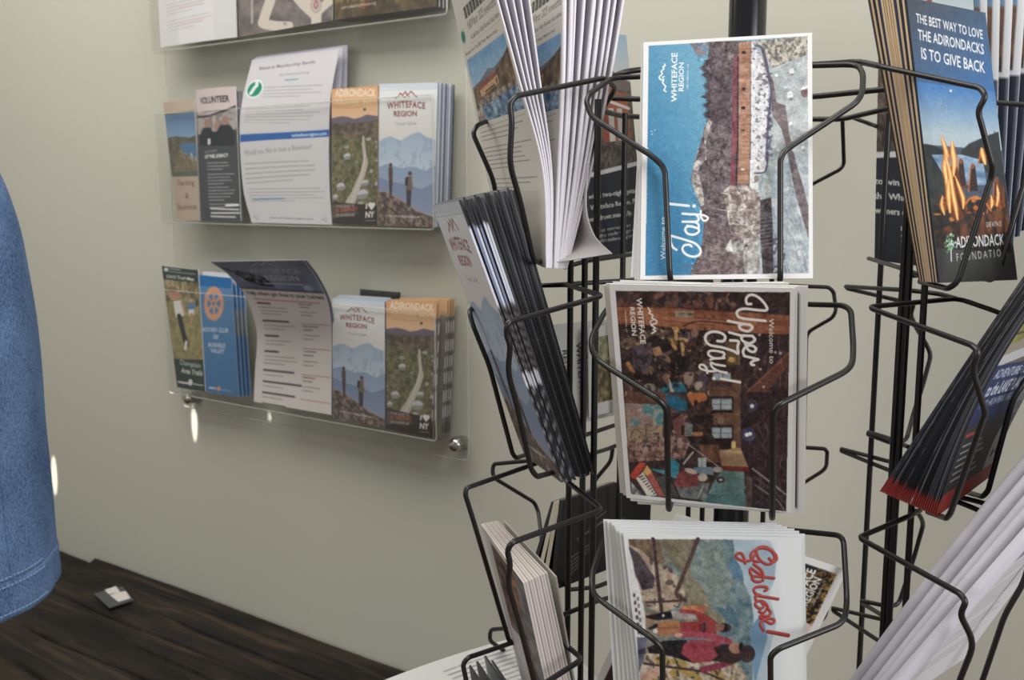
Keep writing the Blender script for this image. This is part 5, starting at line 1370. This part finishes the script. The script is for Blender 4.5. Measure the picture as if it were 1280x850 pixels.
def art_rnews():
    c = Cv(110, 330, (208, 208, 214)).un()
    c.tex([(.05, .20), (.95, .20), (.95, .52), (.05, .52)], (86, 84, 76), (134, 126, 112), 14, 30, 4, 2); c.tex([(.05, .36), (.95, .32), (.95, .52), (.05, .52)], (70, 92, 124), (170, 180, 192), 16, 30, 4, 3); c.rect(0, .52, 1, 1, (208, 208, 214)); c.rect(0, .0, 1, .2, (208, 208, 214)); c.rect(0, 0, .05, 1, (208, 208, 214))
    for y, n in ((.55, 4), (.63, 7), (.77, 4), (.86, 3)): c.para((.08, y), (.94, y), n, (0, .0155), .007, (120, 120, 128), int(y * 100), .8)
    return c
def art_page():
    c = Cv(150, 110, (202, 204, 202)).un()
    for k in range(12): c.line([(.08, .20 + k * .055), (.3, .17 + k * .055)], .016, (196, 140, 140) if k % 3 == 0 else (150, 150, 150), .6)
    c.para((.40, .14), (.90, .14), 16, (0, .05), .020, (112, 112, 112), 3, .7, .3)
    return c

ART = {}
PALE = dict(jay=(.84, .02), close=(.80, .0), upper=(.85, .05), guide=(.85, .04), map=(.78, .10), start=(.8, .10), volunteer=(.9, .07), trail=(.75, .08), rotary=(.8, .06), lowflyer=(.9, .03), poster=(.9, .05), meadow=(.75, .03))  # lift on wall-rack prints puts the clear plastic's haze into their colour
def A_(k):
    if k not in ART:
        c = globals()['art_' + k]()
        if k in PALE: c.sat, c.lift = PALE[k]
        ART[k] = c.get()
    return ART[k]

# ================================================================ PAPERS ON THE WALL RACK
def shift(P, v): return [p + v for p in P]
def wq(q, off=.054):                     # px corners TL TR BR BL -> L, R edges on the rack
    o = off if isinstance(off, (list, tuple)) else [off] * 4
    p = [aw(x, y, oo) for (x, y), oo in zip(q, o)]
    return [p[0], p[3]], [p[1], p[2]]
def border(col, b=(230, 229, 227), m=.05, my=.035):
    def f(u, v):
        i = (u > m) & (u < 1 - m) & (v > my) & (v < 1 - my)
        return np.where(i[..., None], np.array(col, float), np.array(b, float))
    return f
def art_sub(k, s): return A_(k)[::s, ::s]

GA = 1.0
# top pocket
L, R = wq([(193, -75), (292, -90), (296, 46.5), (201, 59.5)])
sheet('flyer', 'white flyer with grey and pink text rows in the top pocket of the wall rack', 'flyer', None, L, R, .0012, A_('topsheet'), bulge=.004)
L, R = wq([(294, -95), (415.5, -112), (415.5, 25.5), (299, 46)])
sheet('flyer', 'grey brown flyer with pale limb shapes in the top pocket of the wall rack', 'flyer', None, L, R, .0012, A_('poster'))
L, R = wq([(417.5, -105), (547, -124), (546, 8), (418.5, 25)])
for k in range(7):
    s_ = MW * (.0048 * k)
    sheet('brochure', ('ochre meadow brochure at the front of the right-hand stack in the top wall pocket' if k == 0 else
          f'{ORD[k]} brochure from the front of the ochre meadow stack in the top wall pocket'), 'brochure', 'meadow brochures in the top wall pocket', shift(L, s_), shift(R, s_), .0026,
          A_('meadow') if k == 0 else None, face=(120, 110, 90), edge=(176, 178, 186) if k % 2 else (62, 64, 72), back=(150, 150, 150))
# middle pocket
L, R = wq([(204, 128), (242.5, 124.5), (250.5, 276), (221, 274)], .050)
sheet('brochure', 'beige brochure with a blue lake picture at the left end of the middle wall pocket', 'brochure', None, L, R, .002, A_('start'), bulge=.003)
L, R = wq([(244.7, 112.5), (294, 108), (301, 276), (251, 276)], .052)
sheet('brochure', 'charcoal volunteer brochure headed with people, in the middle wall pocket', 'brochure', 'charcoal volunteer brochures', L, R, .002, A_('volunteer'), bulge=.006)
L2, R2 = wq([(248, 112), (302, 114), (303, 276), (253, 276)], .046)
sheet('brochure', 'grey volunteer brochure tucked behind the charcoal one in the middle wall pocket', 'brochure', 'charcoal volunteer brochures', L2, R2, .002, None, face=(112, 108, 116), edge=(120, 118, 126), bulge=.006)
Lf = [aw(315, 75, .040), aw(303, 125, .046), aw(299.5, 168, .052), aw(304, 235, .054), aw(314.5, 278, .054)]
Rf = [aw(424, 61, .044), aw(413.5, 120, .050), aw(411, 180, .053), aw(412, 240, .054), aw(415, 281, .054)]
sheet('flyer', 'white flyer with a round green logo and blue band in the middle wall pocket', 'flyer', 'white flyers with a green logo', Lf, Rf, .0006, A_('flyer'), mat=M_MATTE)
for k, (a, b) in enumerate((((319, 72), (428.5, 59)), ((322, 70), (434, 56)))):
    Lb = [aw(a[0], a[1], .030 - .012 * k), aw(306, 170, .034 - .012 * k), aw(316, 280, .046 - .012 * k)]
    Rb = [aw(b[0], b[1], .034 - .012 * k), aw(b[0] - 6 + 3 * k, 175, .036 - .012 * k), aw(b[0] - 8, 281, .046 - .012 * k)]
    sheet('flyer', ('blank edge of the white flyer just behind the green logo flyer' if k == 0 else 'hindmost white flyer sticking up highest behind the green logo flyer'), 'flyer', 'white flyers with a green logo', Lb, Rb, .0006, None, face=(200, 200, 212), edge=(206, 206, 216), mat=M_MATTE)
L, R = wq([(414.5, 111.5), (472.5, 107), (471.5, 282), (415, 279.5)])
for k in range(3):
    s_ = MW * (.006 * k)
    sheet('folded_map', ('orange travel map beside the white flyer in the middle wall pocket' if k == 0 else f'{ORD[k]} travel map from the front behind the orange map in the middle wall pocket'), 'map', 'travel maps in the middle wall pocket', shift(L, s_), shift(R, s_), .0028, A_('map') if k == 0 else None, face=(150, 130, 110), edge=(196, 170, 140))
L, R = wq([(474, 105), (547, 103), (542, 284), (472.8, 282)])
for k in range(9):
    s_ = MW * (.0049 * k)
    sheet('brochure', ('pale blue travel guide with two hikers at the right end of the middle wall pocket' if k == 0 else f'{ORD[k]} travel guide from the front of the stack in the middle wall pocket'), 'brochure', 'travel guides in the middle wall pocket', shift(L, s_), shift(R, s_), .0030, A_('guide') if k == 0 else None, face=(190, 195, 205),
          edge=[(150, 158, 178), (196, 200, 212), (108, 116, 140), (178, 184, 198), (74, 80, 100)][k % 5] if k < 8 else (36, 38, 44))
# bottom pocket
L, R = wq([(202, 332), (247.5, 337.5), (256.5, 489.5), (221.5, 484)], .052)
sheet('folded_map', 'dark green trail map with a runner at the left end of the lowest wall pocket', 'map', None, L, R, .002, A_('trail'), bulge=.002)
L, R = wq([(248.5, 343.5), (289, 347.5), (298.5, 496), (256.5, 489.8)], .050)
for k in range(4):
    s_ = MW * (.006 * k) + DW * (.004 * k)
    LL, RR = shift(L, s_), shift(R, s_)
    if k: LL[0] = LL[0] + np.array([0, 0, .006]); RR[0] = RR[0] + np.array([0, 0, .004])
    sheet('brochure', ('blue club brochure with an orange wheel emblem in the lowest wall pocket' if k == 0 else f'{ORD[k]} brochure from the front of the blue club stack in the lowest wall pocket'), 'brochure', 'blue club brochures in the lowest wall pocket', LL, RR, .0022,
          A_('rotary') if k == 0 else None, face=lambda u, v: np.where((v < .06)[..., None], np.array([206., 206, 208]), np.where(((v > .3) & (v < .5))[..., None], np.array([128., 132, 138]), np.array([64., 112, 170]))),
          edge=(150, 178, 206), back=(210, 210, 212))
Lf = [aw(262.5, 327, .150), aw(285, 343, .105), aw(308, 372, .072), aw(321, 415, .052), aw(319, 460, .050), aw(317, 502, .054)]
Rf = [aw(379, 325, .150), aw(395, 347, .105), aw(410, 379, .072), aw(414.5, 420, .052), aw(414.5, 470, .050), aw(414, 518.5, .054)]
sheet('flyer', 'large flyer with a navy header curling forward out of the lowest wall pocket', 'flyer', 'flyers with a navy header', Lf, Rf, .0008, A_('lowflyer'), edge=(206, 206, 214))
Lb = shift(Lf, MW * .004 + DW * .002); Rb = shift(Rf, MW * .004 + DW * .004)
sheet('flyer', 'second curling flyer hugging the back of the navy header flyer', 'flyer', 'flyers with a navy header', Lb, Rb, .0008, None, face=(150, 154, 172), edge=(196, 198, 210))
L, R = wq([(415.5, 372.5), (481, 377), (481, 535), (416, 523)])
for k in range(3):
    s_ = MW * (.007 * k) + np.array([0, 0, .0025 * k])
    sheet('brochure', ('pale blue travel guide with two hikers in the lowest wall pocket' if k == 0 else f'{ORD[k]} travel guide from the front of the stack in the lowest wall pocket'), 'brochure', 'travel guides in the lowest wall pocket', shift(L, s_), shift(R, s_), .003, A_('guide') if k == 0 else None, face=(186, 194, 206), edge=(120, 126, 146))
L2, R2 = wq([(450, 361.5), (499, 365.5), (499, 520), (450, 520)], .016)
sheet('brochure', 'dark topped brochure peeking up behind the travel guides of the lowest wall pocket', 'brochure', None, L2, R2, .003, None, face=(58, 62, 58), edge=(40, 44, 42))
L, R = wq([(482.6, 376.5), (545.5, 376.5), (539, 547.5), (483, 536)])
mp = lambda v: (206, 170, 130) if v < .12 else ((190, 186, 186) if int(v * 24) % 3 else (96, 90, 86)) if v < .92 else (40, 36, 36)
for k, s in enumerate((0, .005, .010, .027, .031, .035, .039, .043)):
    s_ = MW * s + DW * (.002 * math.sin(k * 2.1) if k else 0) + np.array([0, 0, .001 * (k % 3)])
    sheet('folded_map', ('orange travel map at the right end of the lowest wall pocket' if k == 0 else f'{ORD[k]} travel map from the front of the thick stack in the lowest wall pocket'), 'map', 'travel maps in the lowest wall pocket', shift(L, s_), shift(R, s_), .0026, A_('map') if k == 0 else None, face=lambda u, v: np.where((v < .1)[..., None], np.array([200., 160, 124]), np.array([150., 144, 140])) , edge=mp)

# ================================================================ PAPERS ON THE SPINNER: front column
def q3(q, Z): p = [at(x, y, z) for (x, y), z in zip(q, Z)]; return [p[0], p[3]], [p[1], p[2]]
ZJ = (.730, .705, .687, .712)
pc = 'postcard'
L, R = q3(QJ, ZJ)
sheet('postcard', 'front postcard of a red roofed covered bridge in winter, top pocket facing the viewer', pc, 'winter bridge postcards', L, R, .0007, A_('jay'), edge=(228, 228, 230))
for k, q in enumerate(([(801.5, 55), (1013, 43), (1013, 348), (796.5, 350)], [(803, 58), (1011, 46), (1009, 346), (793, 349.5)], [(804, 62), (1008, 49), (1004, 345), (788.5, 346)])):
    L, R = q3(q, [z + .003 * (k + 1) for z in ZJ])
    sheet('postcard', f'{ORD[k + 1]} postcard from the front of the winter bridge pile', pc, 'winter bridge postcards', L, R, .0007, None, face=border((64, 134, 176), (228, 228, 230), .035), edge=(224, 224, 226), nu=60, nv=60)
ZU = (.661, .623, .704, .742)
L, R = q3(QU, ZU)
sheet('postcard', 'front postcard of a crowded wooden concert hall, middle pocket facing the viewer', pc, 'concert hall postcards', L, R, .0007, A_('upper'), edge=(226, 225, 222))
for k, q in enumerate(([(766, 352.5), (997, 358), (993.5, 643), (788, 626)], [(775, 350.5), (1010, 357.5), (1006, 642), (797, 630)], [(757.5, 354.5), (986, 353.5), (983, 636), (779, 619)], [(755, 356.5), (980, 352.5), (978, 632), (775, 616)])):
    L, R = q3(q, [z + .0025 * (k + 1) for z in ZU])
    sheet('postcard', f'{ORD[k + 1]} postcard from the front of the concert hall pile', pc, 'concert hall postcards', L, R, .0007, None, face=border((48, 32, 33), (226, 225, 222), .035, .03), edge=(222, 220, 216), nu=60, nv=60)
ZC = (.710, .686, .718, .742)
L, R = q3(QC, ZC)
sheet('postcard', 'front postcard of walkers on a mountain walkway, lowest pocket facing the viewer', pc, 'mountain walkway postcards', L, R, .0007, A_('close'), edge=(226, 228, 230))
for k, q in enumerate(([(774, 664.5), (1006, 667.5), (1010, 962), (806, 958)], [(770, 661), (999, 664), (1001, 960), (800, 957)], [(768, 657), (993, 661), (995, 958), (793, 957)], [(764.5, 653.5), (984, 658.5), (988, 956), (786, 955)], [(759, 651.5), (977, 656), (980, 955), (780, 954)], [(754, 649.5), (971, 654), (975, 953), (773, 953)])):
    L, R = q3(q, [z + .003 * (k + 1) for z in ZC])
    sheet('postcard', f'{ORD[k + 1]} postcard from the front of the mountain walkway pile', pc, 'mountain walkway postcards', L, R, .0008, None, face=(224, 227, 229), edge=(220, 222, 222), back=(226, 224, 214))
L, R = q3([(845, 641), (1059, 713), (929, 985), (715, 912)], (.752, .728, .755, .779))
sheet('postcard', 'crooked postcard with golden leaves sticking out behind the mountain walkway pile', pc, None, L, R, .0007, A_('face'), edge=(224, 224, 222))

# ---- left column: newsletters
nw = [  # near edge px at y = -60, 90, 215, 335 and depth at the top and the bottom
    ((604, 645, 678, 682), .742, .764, 'news'), ((615, 652, 680.5, 683.5), .745, .766, None), ((628, 658, 683, 685), .748, .768, None), ((640, 664, 686, 686.5), .751, .770, None), ((652, 672, 688, 688), .754, .772, None),
    ((704, 702, 696, 691), .764, .776, 'news'), ((712, 708, 701, 693), .767, .778, None), ((722, 715, 706, 695), .770, .780, None), ((733, 722, 711, 697), .773, .782, None), ((744, 729, 716, 699), .776, .784, None),
    ((755, 738, 721, 701), .779, .786, None), ((766, 747, 727, 703), .782, .788, None), ((776, 754, 731, 704.5), .785, .790, None), ((784, 760, 735, 706), .788, .792, None)]
yl = math.radians(-58) + YAW
dirL = np.array([-math.cos(yl), -math.sin(yl), 0])
YS = (-60, 90, 215, 335)
jr = random.Random(12)
for k, (xs, z0, z1, im) in enumerate(nw):
    if k > 5: d_ = jr.uniform(-2.6, 2.6); xs = (xs[0] + d_ * 1.3, xs[1] + d_, xs[2] + d_ * .5, xs[3])
    R = [at(x, y, z0 + (z1 - z0) * i / 3) for i, (x, y) in enumerate(zip(xs, YS))]
    if k == 0: L = [at(563, -7, .90), at(590, 119, .925), at(608, 220, .945), at(636, 316, .95)]; L0n, R0n = L, R
    else: L = [p + (l0 - r0) * .92 for p, l0, r0 in zip(R, L0n, R0n)]
    sheet('newsletter', ('white folded newsletter with a bridge picture, outermost of the left top pocket' if k == 0 else
          'white newsletter whose bridge picture shows between the page edges of its pile' if k == 5 else f'{ORD[k]} newsletter from the outer side of the white newsletter pile'), 'newsletter', 'white newsletters in the left top pocket', L, R, .0016 if k < 5 else (.0022 + .0018 * jr.random()),
          A_('news') if im else None, face=(208, 206, 212), back=(210, 208, 216), edge=(240, 237, 244), mat=M_MATTE, round_near='R')
R = [at(772, -20, .792), at(748, 120, .790), at(732, 240, .785), at(740, 290, .782), at(764, 317, .775)]
L = [at(700, -20, .90), at(690, 120, .90), at(680, 240, .89), at(684, 300, .87), at(672, 331, .775)]
sheet('newsletter', 'last newsletter of the pile, its lower corner curling out past the wire', 'newsletter', 'white newsletters in the left top pocket', L, R, .0012, None, face=(196, 192, 190), back=(206, 204, 208), edge=(216, 213, 222), mat=M_MATTE)

# ---- left column: travel guides
F0 = [G(-.066, .834, 1.489), G(.011, .843, 1.274)], [G(-.039, .737, 1.494), G(.038, .745, 1.279)]
nb, nb2 = at(641, 236, .762), at(742, 591, .800)
fv = F0[0][0] - F0[1][0]; fv2 = F0[0][1] - F0[1][1]
B0 = [nb + fv, nb2 + fv2], [nb, nb2]
def ge(j):
    def f(v):
        if j < 6:
            if v < .10: return (18, 19, 26)
            if v < .36: return (206, 208, 222) if j % 2 == 0 or j == 5 else (120, 130, 160)
            if v < .60: return (26, 25, 28) if int(v * 90) % 3 else (96, 92, 92)
            if v < .66: return (206, 206, 216)
            return (34, 33, 38) if int(v * 70 + j) % 4 else (120, 118, 120)
        return (15, 15, 18) if j % 3 else (62, 64, 70)
    return f
for k in range(17):
    t = (k / 16) ** .95
    L = mix(F0[0], B0[0], t); R = mix(F0[1], B0[1], t)
    jz = np.array([0, 0, .0015 * math.sin(k * 1.9)])
    L, R = shift(L, jz), shift(R, jz)
    sheet('brochure', ('outermost pale travel guide with red lettering in the left middle wire pocket' if k == 0 else f'{ORD[k]} travel guide from the outer side of the dark edged left pocket stack'), 'brochure', 'travel guides in the left wire pocket', L, R, .0017, A_('guide') if k == 0 else None, face=(190, 190, 196), back=(40, 42, 50), edge=ge(k))

# ---- left column: small cards
fo = [at(601, 655, .86), at(652, 850, .885)], [at(654, 729, .735), at(690, 892, .757)]
ba = [at(621, 651, .90), at(671, 842, .925)], [at(684, 716, .766), at(720, 880, .79)]
for k in range(18):
    t = k / 17
    L = mix(fo[0], ba[0], t); R = mix(fo[1], ba[1], t)
    if k == 17: R = [at(694, 721, .775), at(722, 880, .795)]; L = shift(L, G(.006, 0))
    sheet('booklet', ('outermost picture booklet of the thick pile in the left low wire pocket' if k == 0 else 'loose hindmost booklet bending away from the thick pile in the left low pocket' if k == 17 else f'{ORD[k]} booklet from the outer side of the thick left low pocket pile'), 'booklet', 'booklets in the left low wire pocket', L, R, .0014, A_('cards') if k == 0 else None, face=(196, 194, 184), back=(190, 188, 178), edge=[(198, 188, 184), (176, 166, 164), (206, 198, 190), (150, 140, 138)][k % 4])
for k in range(4):
    d = [(586, 832, .855), (595, 827, .87), (605, 820, .885), (614, 826, .90)][k]
    L = [at(*d), at(d[0] + 40, d[1] + 215, d[2] + .03)]
    R = [at(d[0] + 62, d[1] + 92, d[2] - .12), at(d[0] + 96, d[1] + 300, d[2] - .10)]
    sheet('brochure', ['outermost dark brochure tip above the bottom edge, in the lowest left pocket', 'second dark brochure tip in the lowest left pocket', 'tallest dark brochure tip in the lowest left pocket', 'innermost grey brochure tip in the lowest left pocket'][k], 'brochure', 'dark brochures in the lowest left pocket', L, R, .0018, None, face=(58, 62, 66) if k < 2 else (120, 126, 130), back=(70, 74, 80), edge=(52, 54, 58))

# ---- right column
fo = [G(.292, .769, 1.643), G(.311, .726, 1.435)], [G(.373, .817, 1.640), G(.392, .774, 1.433)]
bl = [at(1086, -8, .785), at(1151, 351, .768)]
ba = bl, shift([bl[0] + fo[1][0] - fo[0][0], bl[1] + fo[1][1] - fo[0][1]], np.zeros(3))
ec = [(40, 44, 54), (206, 182, 150), (36, 40, 52), (198, 172, 140), (44, 52, 84), (206, 182, 150), (196, 168, 134), (204, 178, 146), (190, 164, 132), (206, 184, 152), (46, 52, 80), (200, 174, 142), (34, 36, 44), (196, 170, 138), (60, 54, 50)]
for k in range(15):
    t = k / 14
    sheet('brochure', ('front brochure with a campfire by a lake in the right top wire pocket' if k == 0 else f'{ORD[k]} brochure from the front of the campfire stack'), 'brochure', 'campfire brochures', mix(fo[0], ba[0], t), mix(fo[1], ba[1], t), .0019, A_('adk') if k == 0 else None, face=(70, 80, 96), back=(160, 150, 130), edge=ec[k])
fo = [at(1372, 300, .675), at(1250, 452, .695), at(1171, 646, .73)], [at(1445, 292, .765), at(1316, 440, .775), at(1236, 597, .805)]
bl = [at(1335, 268, .745), at(1212, 448, .775), at(1101, 615, .80)]
ba = bl, [b + f1 - f0 for b, f0, f1 in zip(bl, fo[0], fo[1])]
def ae(j):
    rs = random.Random(j)
    tb = [rs.random() for _ in range(64)]
    def f(v):
        if v > .935 + .012 * tb[0]: return (176, 60, 58) if tb[int(v * 60)] < .8 else (206, 170, 166)
        x = tb[int(v * 60)]
        if v < .5: return (76, 76, 80) if x < .75 else (108, 108, 112)
        return (50, 53, 66) if x < .7 else (84, 86, 96)
    g = rs.choice([(20, 21, 26), (30, 31, 36), (104, 106, 114), None, (36, 38, 48), (70, 72, 82), None, (16, 16, 20)])
    return f if g is None else (lambda v: (160, 56, 54) if v > .95 else g)
for k in range(28):
    t = k / 27
    L = mix(fo[0], ba[0], t); R = mix(fo[1], ba[1], t)
    sheet('brochure', ('front guide brochure with a red foot band leaning out of the right wire pocket' if k == 0 else f'{ORD[k]} guide brochure from the front of the red footed leaning stack'), 'brochure', 'red footed guide brochures', L, R, .0011, A_('atv') if k == 0 else None, face=(80, 80, 84), back=(60, 62, 74), edge=ae(k))
fo = [at(1430, 518, .625), at(1270, 699, .655), at(1098, 894, .70)], [at(1476, 475, .74), at(1343, 640, .755), at(1206, 823, .785)]
bl = [at(1398, 468, .70), at(1238, 649, .72), at(1052, 894, .77)]
for k, t in enumerate((0, .31, .49, .73, 1.0)):
    L = mix(fo[0], bl, t); d = [f1 - f0 for f0, f1 in zip(fo[0], fo[1])]
    R = [a + b for a, b in zip(L, d)]
    sheet('newsletter', ('front white newsletter with a river picture leaning out of the right low wire pocket' if k == 0 else f'{ORD[k]} rolled newsletter from the front of the white right low pocket bundle'), 'newsletter', 'rolled newsletters in the right low wire pocket', L, R, [.009, .008, .0075, .009, .010][k], A_('rnews') if k == 0 else None, face=(206, 206, 212), back=(206, 206, 212), edge=(216, 214, 226), mat=M_MATTE, round_near='L')

# ---- columns behind
for k in range(2):
    L, R = q3([(722 + 2 * k, 38 + 3 * k), (783, 44), (806, 312), (729, 325)], [z + .006 * k for z in (.925, 1.0, 1.01, .925)])
    sheet('brochure', ('brochure with a red church and navy text panel seen between newsletters and bridge postcards' if k == 0 else 'brochure hidden just behind the one with the red church and navy panel'), 'brochure', 'church brochures', L, R, .002, A_('night') if k == 0 else None, face=(60, 60, 66), back=(60, 60, 66), edge=(70, 72, 80))
L, R = q3([(688, 406), (802, 395), (800, 512), (690, 537)], (.935, 1.02, 1.025, .94))
sheet('postcard', 'pale grey card with sideways black lettering behind the left uprights', pc, None, L, R, .001, A_('white'), edge=(180, 180, 176))
L, R = q3([(735.5, 410), (802, 399), (800, 505), (737, 522)], (.945, 1.0, 1.005, .95))
sheet('postcard', 'white bordered woodland picture card behind the left uprights', pc, None, L, R, .001, A_('woods'), edge=(186, 186, 182))
for k in range(4):
    a, b = ((704, 626), (693, 738)) if k == 0 else ((703 - 3.2 * k, 627.5 + .5 * k), (690 - 6 * k, 732 - 11 * k))
    L, R = q3([a, (771 - k, 603), (762 - k, 711), b], [z + .008 * k for z in (.93, 1.0, 1.0, .93)])
    sheet('booklet', ['black booklet with small grey text standing behind the left uprights', 'cream edged booklet right behind the black text booklet', 'second cream edged booklet behind the black text booklet', 'black covered booklet hindmost at the left behind the text booklet'][k], 'booklet', 'black booklets behind the left uprights', L, R, .0045, A_('booklet') if k == 0 else None, face=(40, 40, 42), back=(36, 36, 38), edge=(186, 178, 160) if k in (1, 2) else (40, 40, 42))
L, R = q3([(765, 606), (814, 625), (811, 692), (765, 716)], (1.03, 1.06, 1.06, 1.03))
sheet('booklet', 'black booklet corner showing below the concert hall postcards', 'booklet', None, L, R, .003, None, face=(36, 37, 38), back=(36, 37, 38), edge=(36, 37, 38))
for k in range(8):
    q = [(1100 + 7 * k, -40), (1216 + 17 * k, -30), (1227 + 8 * k, 343 - 8 * k), (1093 + 7 * k, 325)]
    L, R = q3(q, [z + .007 * k for z in (.98, .92, .905, .98)])
    sheet('brochure', ('dark brochure back with a text panel beside the campfire stack, innermost of its fan' if k == 0 else f'{ORD[k]} brochure from the inside of the blue fan right of the campfire stack'), 'brochure', 'fanned blue brochures', L, R, .0016, A_('night') if k == 0 else A_('fan'), back=(60, 64, 80), edge=(200, 204, 212) if k else (40, 42, 50))
L = [at(440, 866, 1.0), at(600, 965, .885)]; R = [at(690, 785, 1.02), at(765, 868, .94)]
sheet('newspaper_page', 'white printed page slouching out flat behind the lowest left wire pocket', 'newspaper', None, L, R, .001, A_('page'), mat=M_MATTE, bulge=.006)

# ================================================================ DENIM JACKET AND TABLE LABEL
M_DENIM = new_mat('blue_denim', rough=.85, spec=.15)
def denim(m, ca, cb):
    tc = nd(m, 'ShaderNodeTexCoord')
    n1 = nd(m, 'ShaderNodeTexNoise'); n1.inputs['Scale'].default_value = 950; n1.inputs['Detail'].default_value = 3
    n2 = nd(m, 'ShaderNodeTexNoise'); n2.inputs['Scale'].default_value = 14; n2.inputs['Detail'].default_value = 4
    mp = nd(m, 'ShaderNodeMapping'); mp.inputs['Scale'].default_value = (1, 1, .35)
    ad = nd(m, 'ShaderNodeMath', operation='MULTIPLY_ADD'); ad.inputs[1].default_value = .45
    r = nd(m, 'ShaderNodeValToRGB'); e = r.color_ramp.elements
    e[0].position = .50; e[0].color = ca; e[1].position = .92; e[1].color = cb
    lk(m, tc.outputs['Object'], mp.inputs[0]); lk(m, mp.outputs[0], n1.inputs[0]); lk(m, tc.outputs['Object'], n2.inputs[0])
    lk(m, n2.outputs[0], ad.inputs[0]); lk(m, n1.outputs[0], ad.inputs[2]); lk(m, ad.outputs[0], r.inputs[0])
    b = m.node_tree.nodes['Principled BSDF']; lk(m, r.outputs[0], b.inputs['Base Color'])
    bp = nd(m, 'ShaderNodeBump'); bp.inputs['Strength'].default_value = .35; bp.inputs['Distance'].default_value = .001
    lk(m, n1.outputs[0], bp.inputs['Height']); lk(m, bp.outputs[0], b.inputs['Normal'])
denim(M_DENIM, rgb(46, 68, 103), rgb(112, 139, 180))
M_THREAD = new_mat('blue_thread', rgb(124, 146, 178), .8)
JZ = 1.02
prof = [(-150, 60), (-70, 100), (-20, 160), (0, 210), (14, 245), (27, 290), (34, 330), (44, 400), (50, 470), (54, 540), (60, 600), (65, 650), (69, 690), (71, 704)]
hem = [(71, 704), (73.5, 716), (75.5, 730), (77, 741), (76, 746)]
jc = at(-165, 500, JZ)
def jring(px, py, k, scale=1.0, pinch=0.0):
    fh = G(0, 1); r = ray(px, py); e = CAM + r * ((jc - CAM) @ fh / (r @ fh)); z = e[2]
    a_, b_ = r @ RT, r @ fh; m_ = math.hypot(a_, b_); c_, s_ = b_ / m_, -a_ / m_
    d = ((e - jc) @ RT) * c_                  # distance of the outline from the middle, across the line of sight
    ry = .155 * min(1, d / .17)
    rx = math.sqrt(max(d * d - (ry * s_) ** 2, 1e-6)) / c_
    out = []
    for i in range(96):
        a = 2 * math.pi * i / 96
        f = 1 + .014 * math.sin(7 * a + 9 * z) * scale + .01 * math.sin(13 * a - 5 * z + 2) * scale
        if abs(math.sin(a)) < .35 and math.cos(a) > 0: f = 1 + (f - 1) * abs(math.sin(a)) / .35
        q = jc + RT * ((rx - pinch) * f * math.cos(a)) + G(0, 1) * ((ry - pinch) * f * math.sin(a)); q[2] = z; out.append(q)
    return out
def loft(rings, close=True):
    V = [p for r in rings for p in r]; n = len(rings[0]); Fc = []
    for i in range(len(rings) - 1):
        for k in range(n):
            j = (k + 1) % n
            Fc.append((i * n + k, (i + 1) * n + k, (i + 1) * n + j, i * n + j))
    return np.array(V), Fc
jk = empty('denim_jacket', (jc[0], jc[1], at(77, 741, JZ)[2]))
tag(jk, 'blue denim jacket with a stitched hem band hanging over the table end', 'jacket')
dense = [tuple(p) for p in cr(np.array(prof, float), 3)]
V, Fc = loft([jring(x, y, i) for i, (x, y) in enumerate(dense)] + [jring(70, 705, 0, 1, .004)])
mesh_obj('body', V, Fc, M_DENIM, jk)
hm = [jring(69.5, 702, 0, 1, .0045), jring(71.5, 702.5, 0), jring(73, 708, 0)] + [jring(x, y, 0) for x, y in hem[1:]] + [jring(73, 746.5, 0, 1, .003), jring(70, 735, 0, 1, .006)]
V, Fc = loft(hm)
band = mesh_obj('hem_band', V, Fc, M_DENIM, jk)
for px, py, nm in ((70.5, 698, 'stitch_line'), (73.2, 707, 'stitch_line'), (76.2, 739, 'stitch_line')):
    rg = jring(px, py, 0, 1, -.0004); mb = MB()
    for i in range(60, 96):
        for t0, t1 in ((.05, .42), (.55, .92)):
            a, b = rg[i], rg[(i + 1) % 96]
            mb.tube([a * (1 - t0) + b * t0, a * (1 - t1) + b * t1], .0009, n=5)
    mb.build(nm, M_THREAD, band if py > 700 else jk)
# side seam
mb = MB(); mb.tube([jring(x, y, 0, 1, -.0006)[91] for x, y in dense], .0018, n=6)
mb.build('side_seam', M_DENIM, jk)

M_DARKCARD = new_mat('dark_plastic', rgb(70, 72, 76), .3)
M_LABEL = new_mat('label_paper', rgb(206, 202, 198), .7)
def onT(px, py, z): u, o = tz(px, py, z); return W(u, o, z)
def slabq(name, q, z, th, mat, parent=None):
    p = [onT(x, y, z) for x, y in q]
    mb = MB(); mb.hexa([a + np.array([0, 0, th]) for a in p] + p)
    return mb.build(name, mat, parent, False)
tk = slabq('plastic_sleeve', [(117, 743), (153, 734), (167, 751), (137, 761)], TZ + .0045, .002, M_DARKCARD)
tag(tk, 'small dark plastic sleeve with white labels lying on the plank table', 'sleeve')
slabq('label', [(131, 737.5), (145, 733), (150, 740), (137, 744)], TZ + .0068, .0006, M_LABEL, tk)
slabq('label', [(136, 743), (157, 739), (163, 748), (148, 752.5)], TZ + .0068, .0006, M_LABEL, tk)
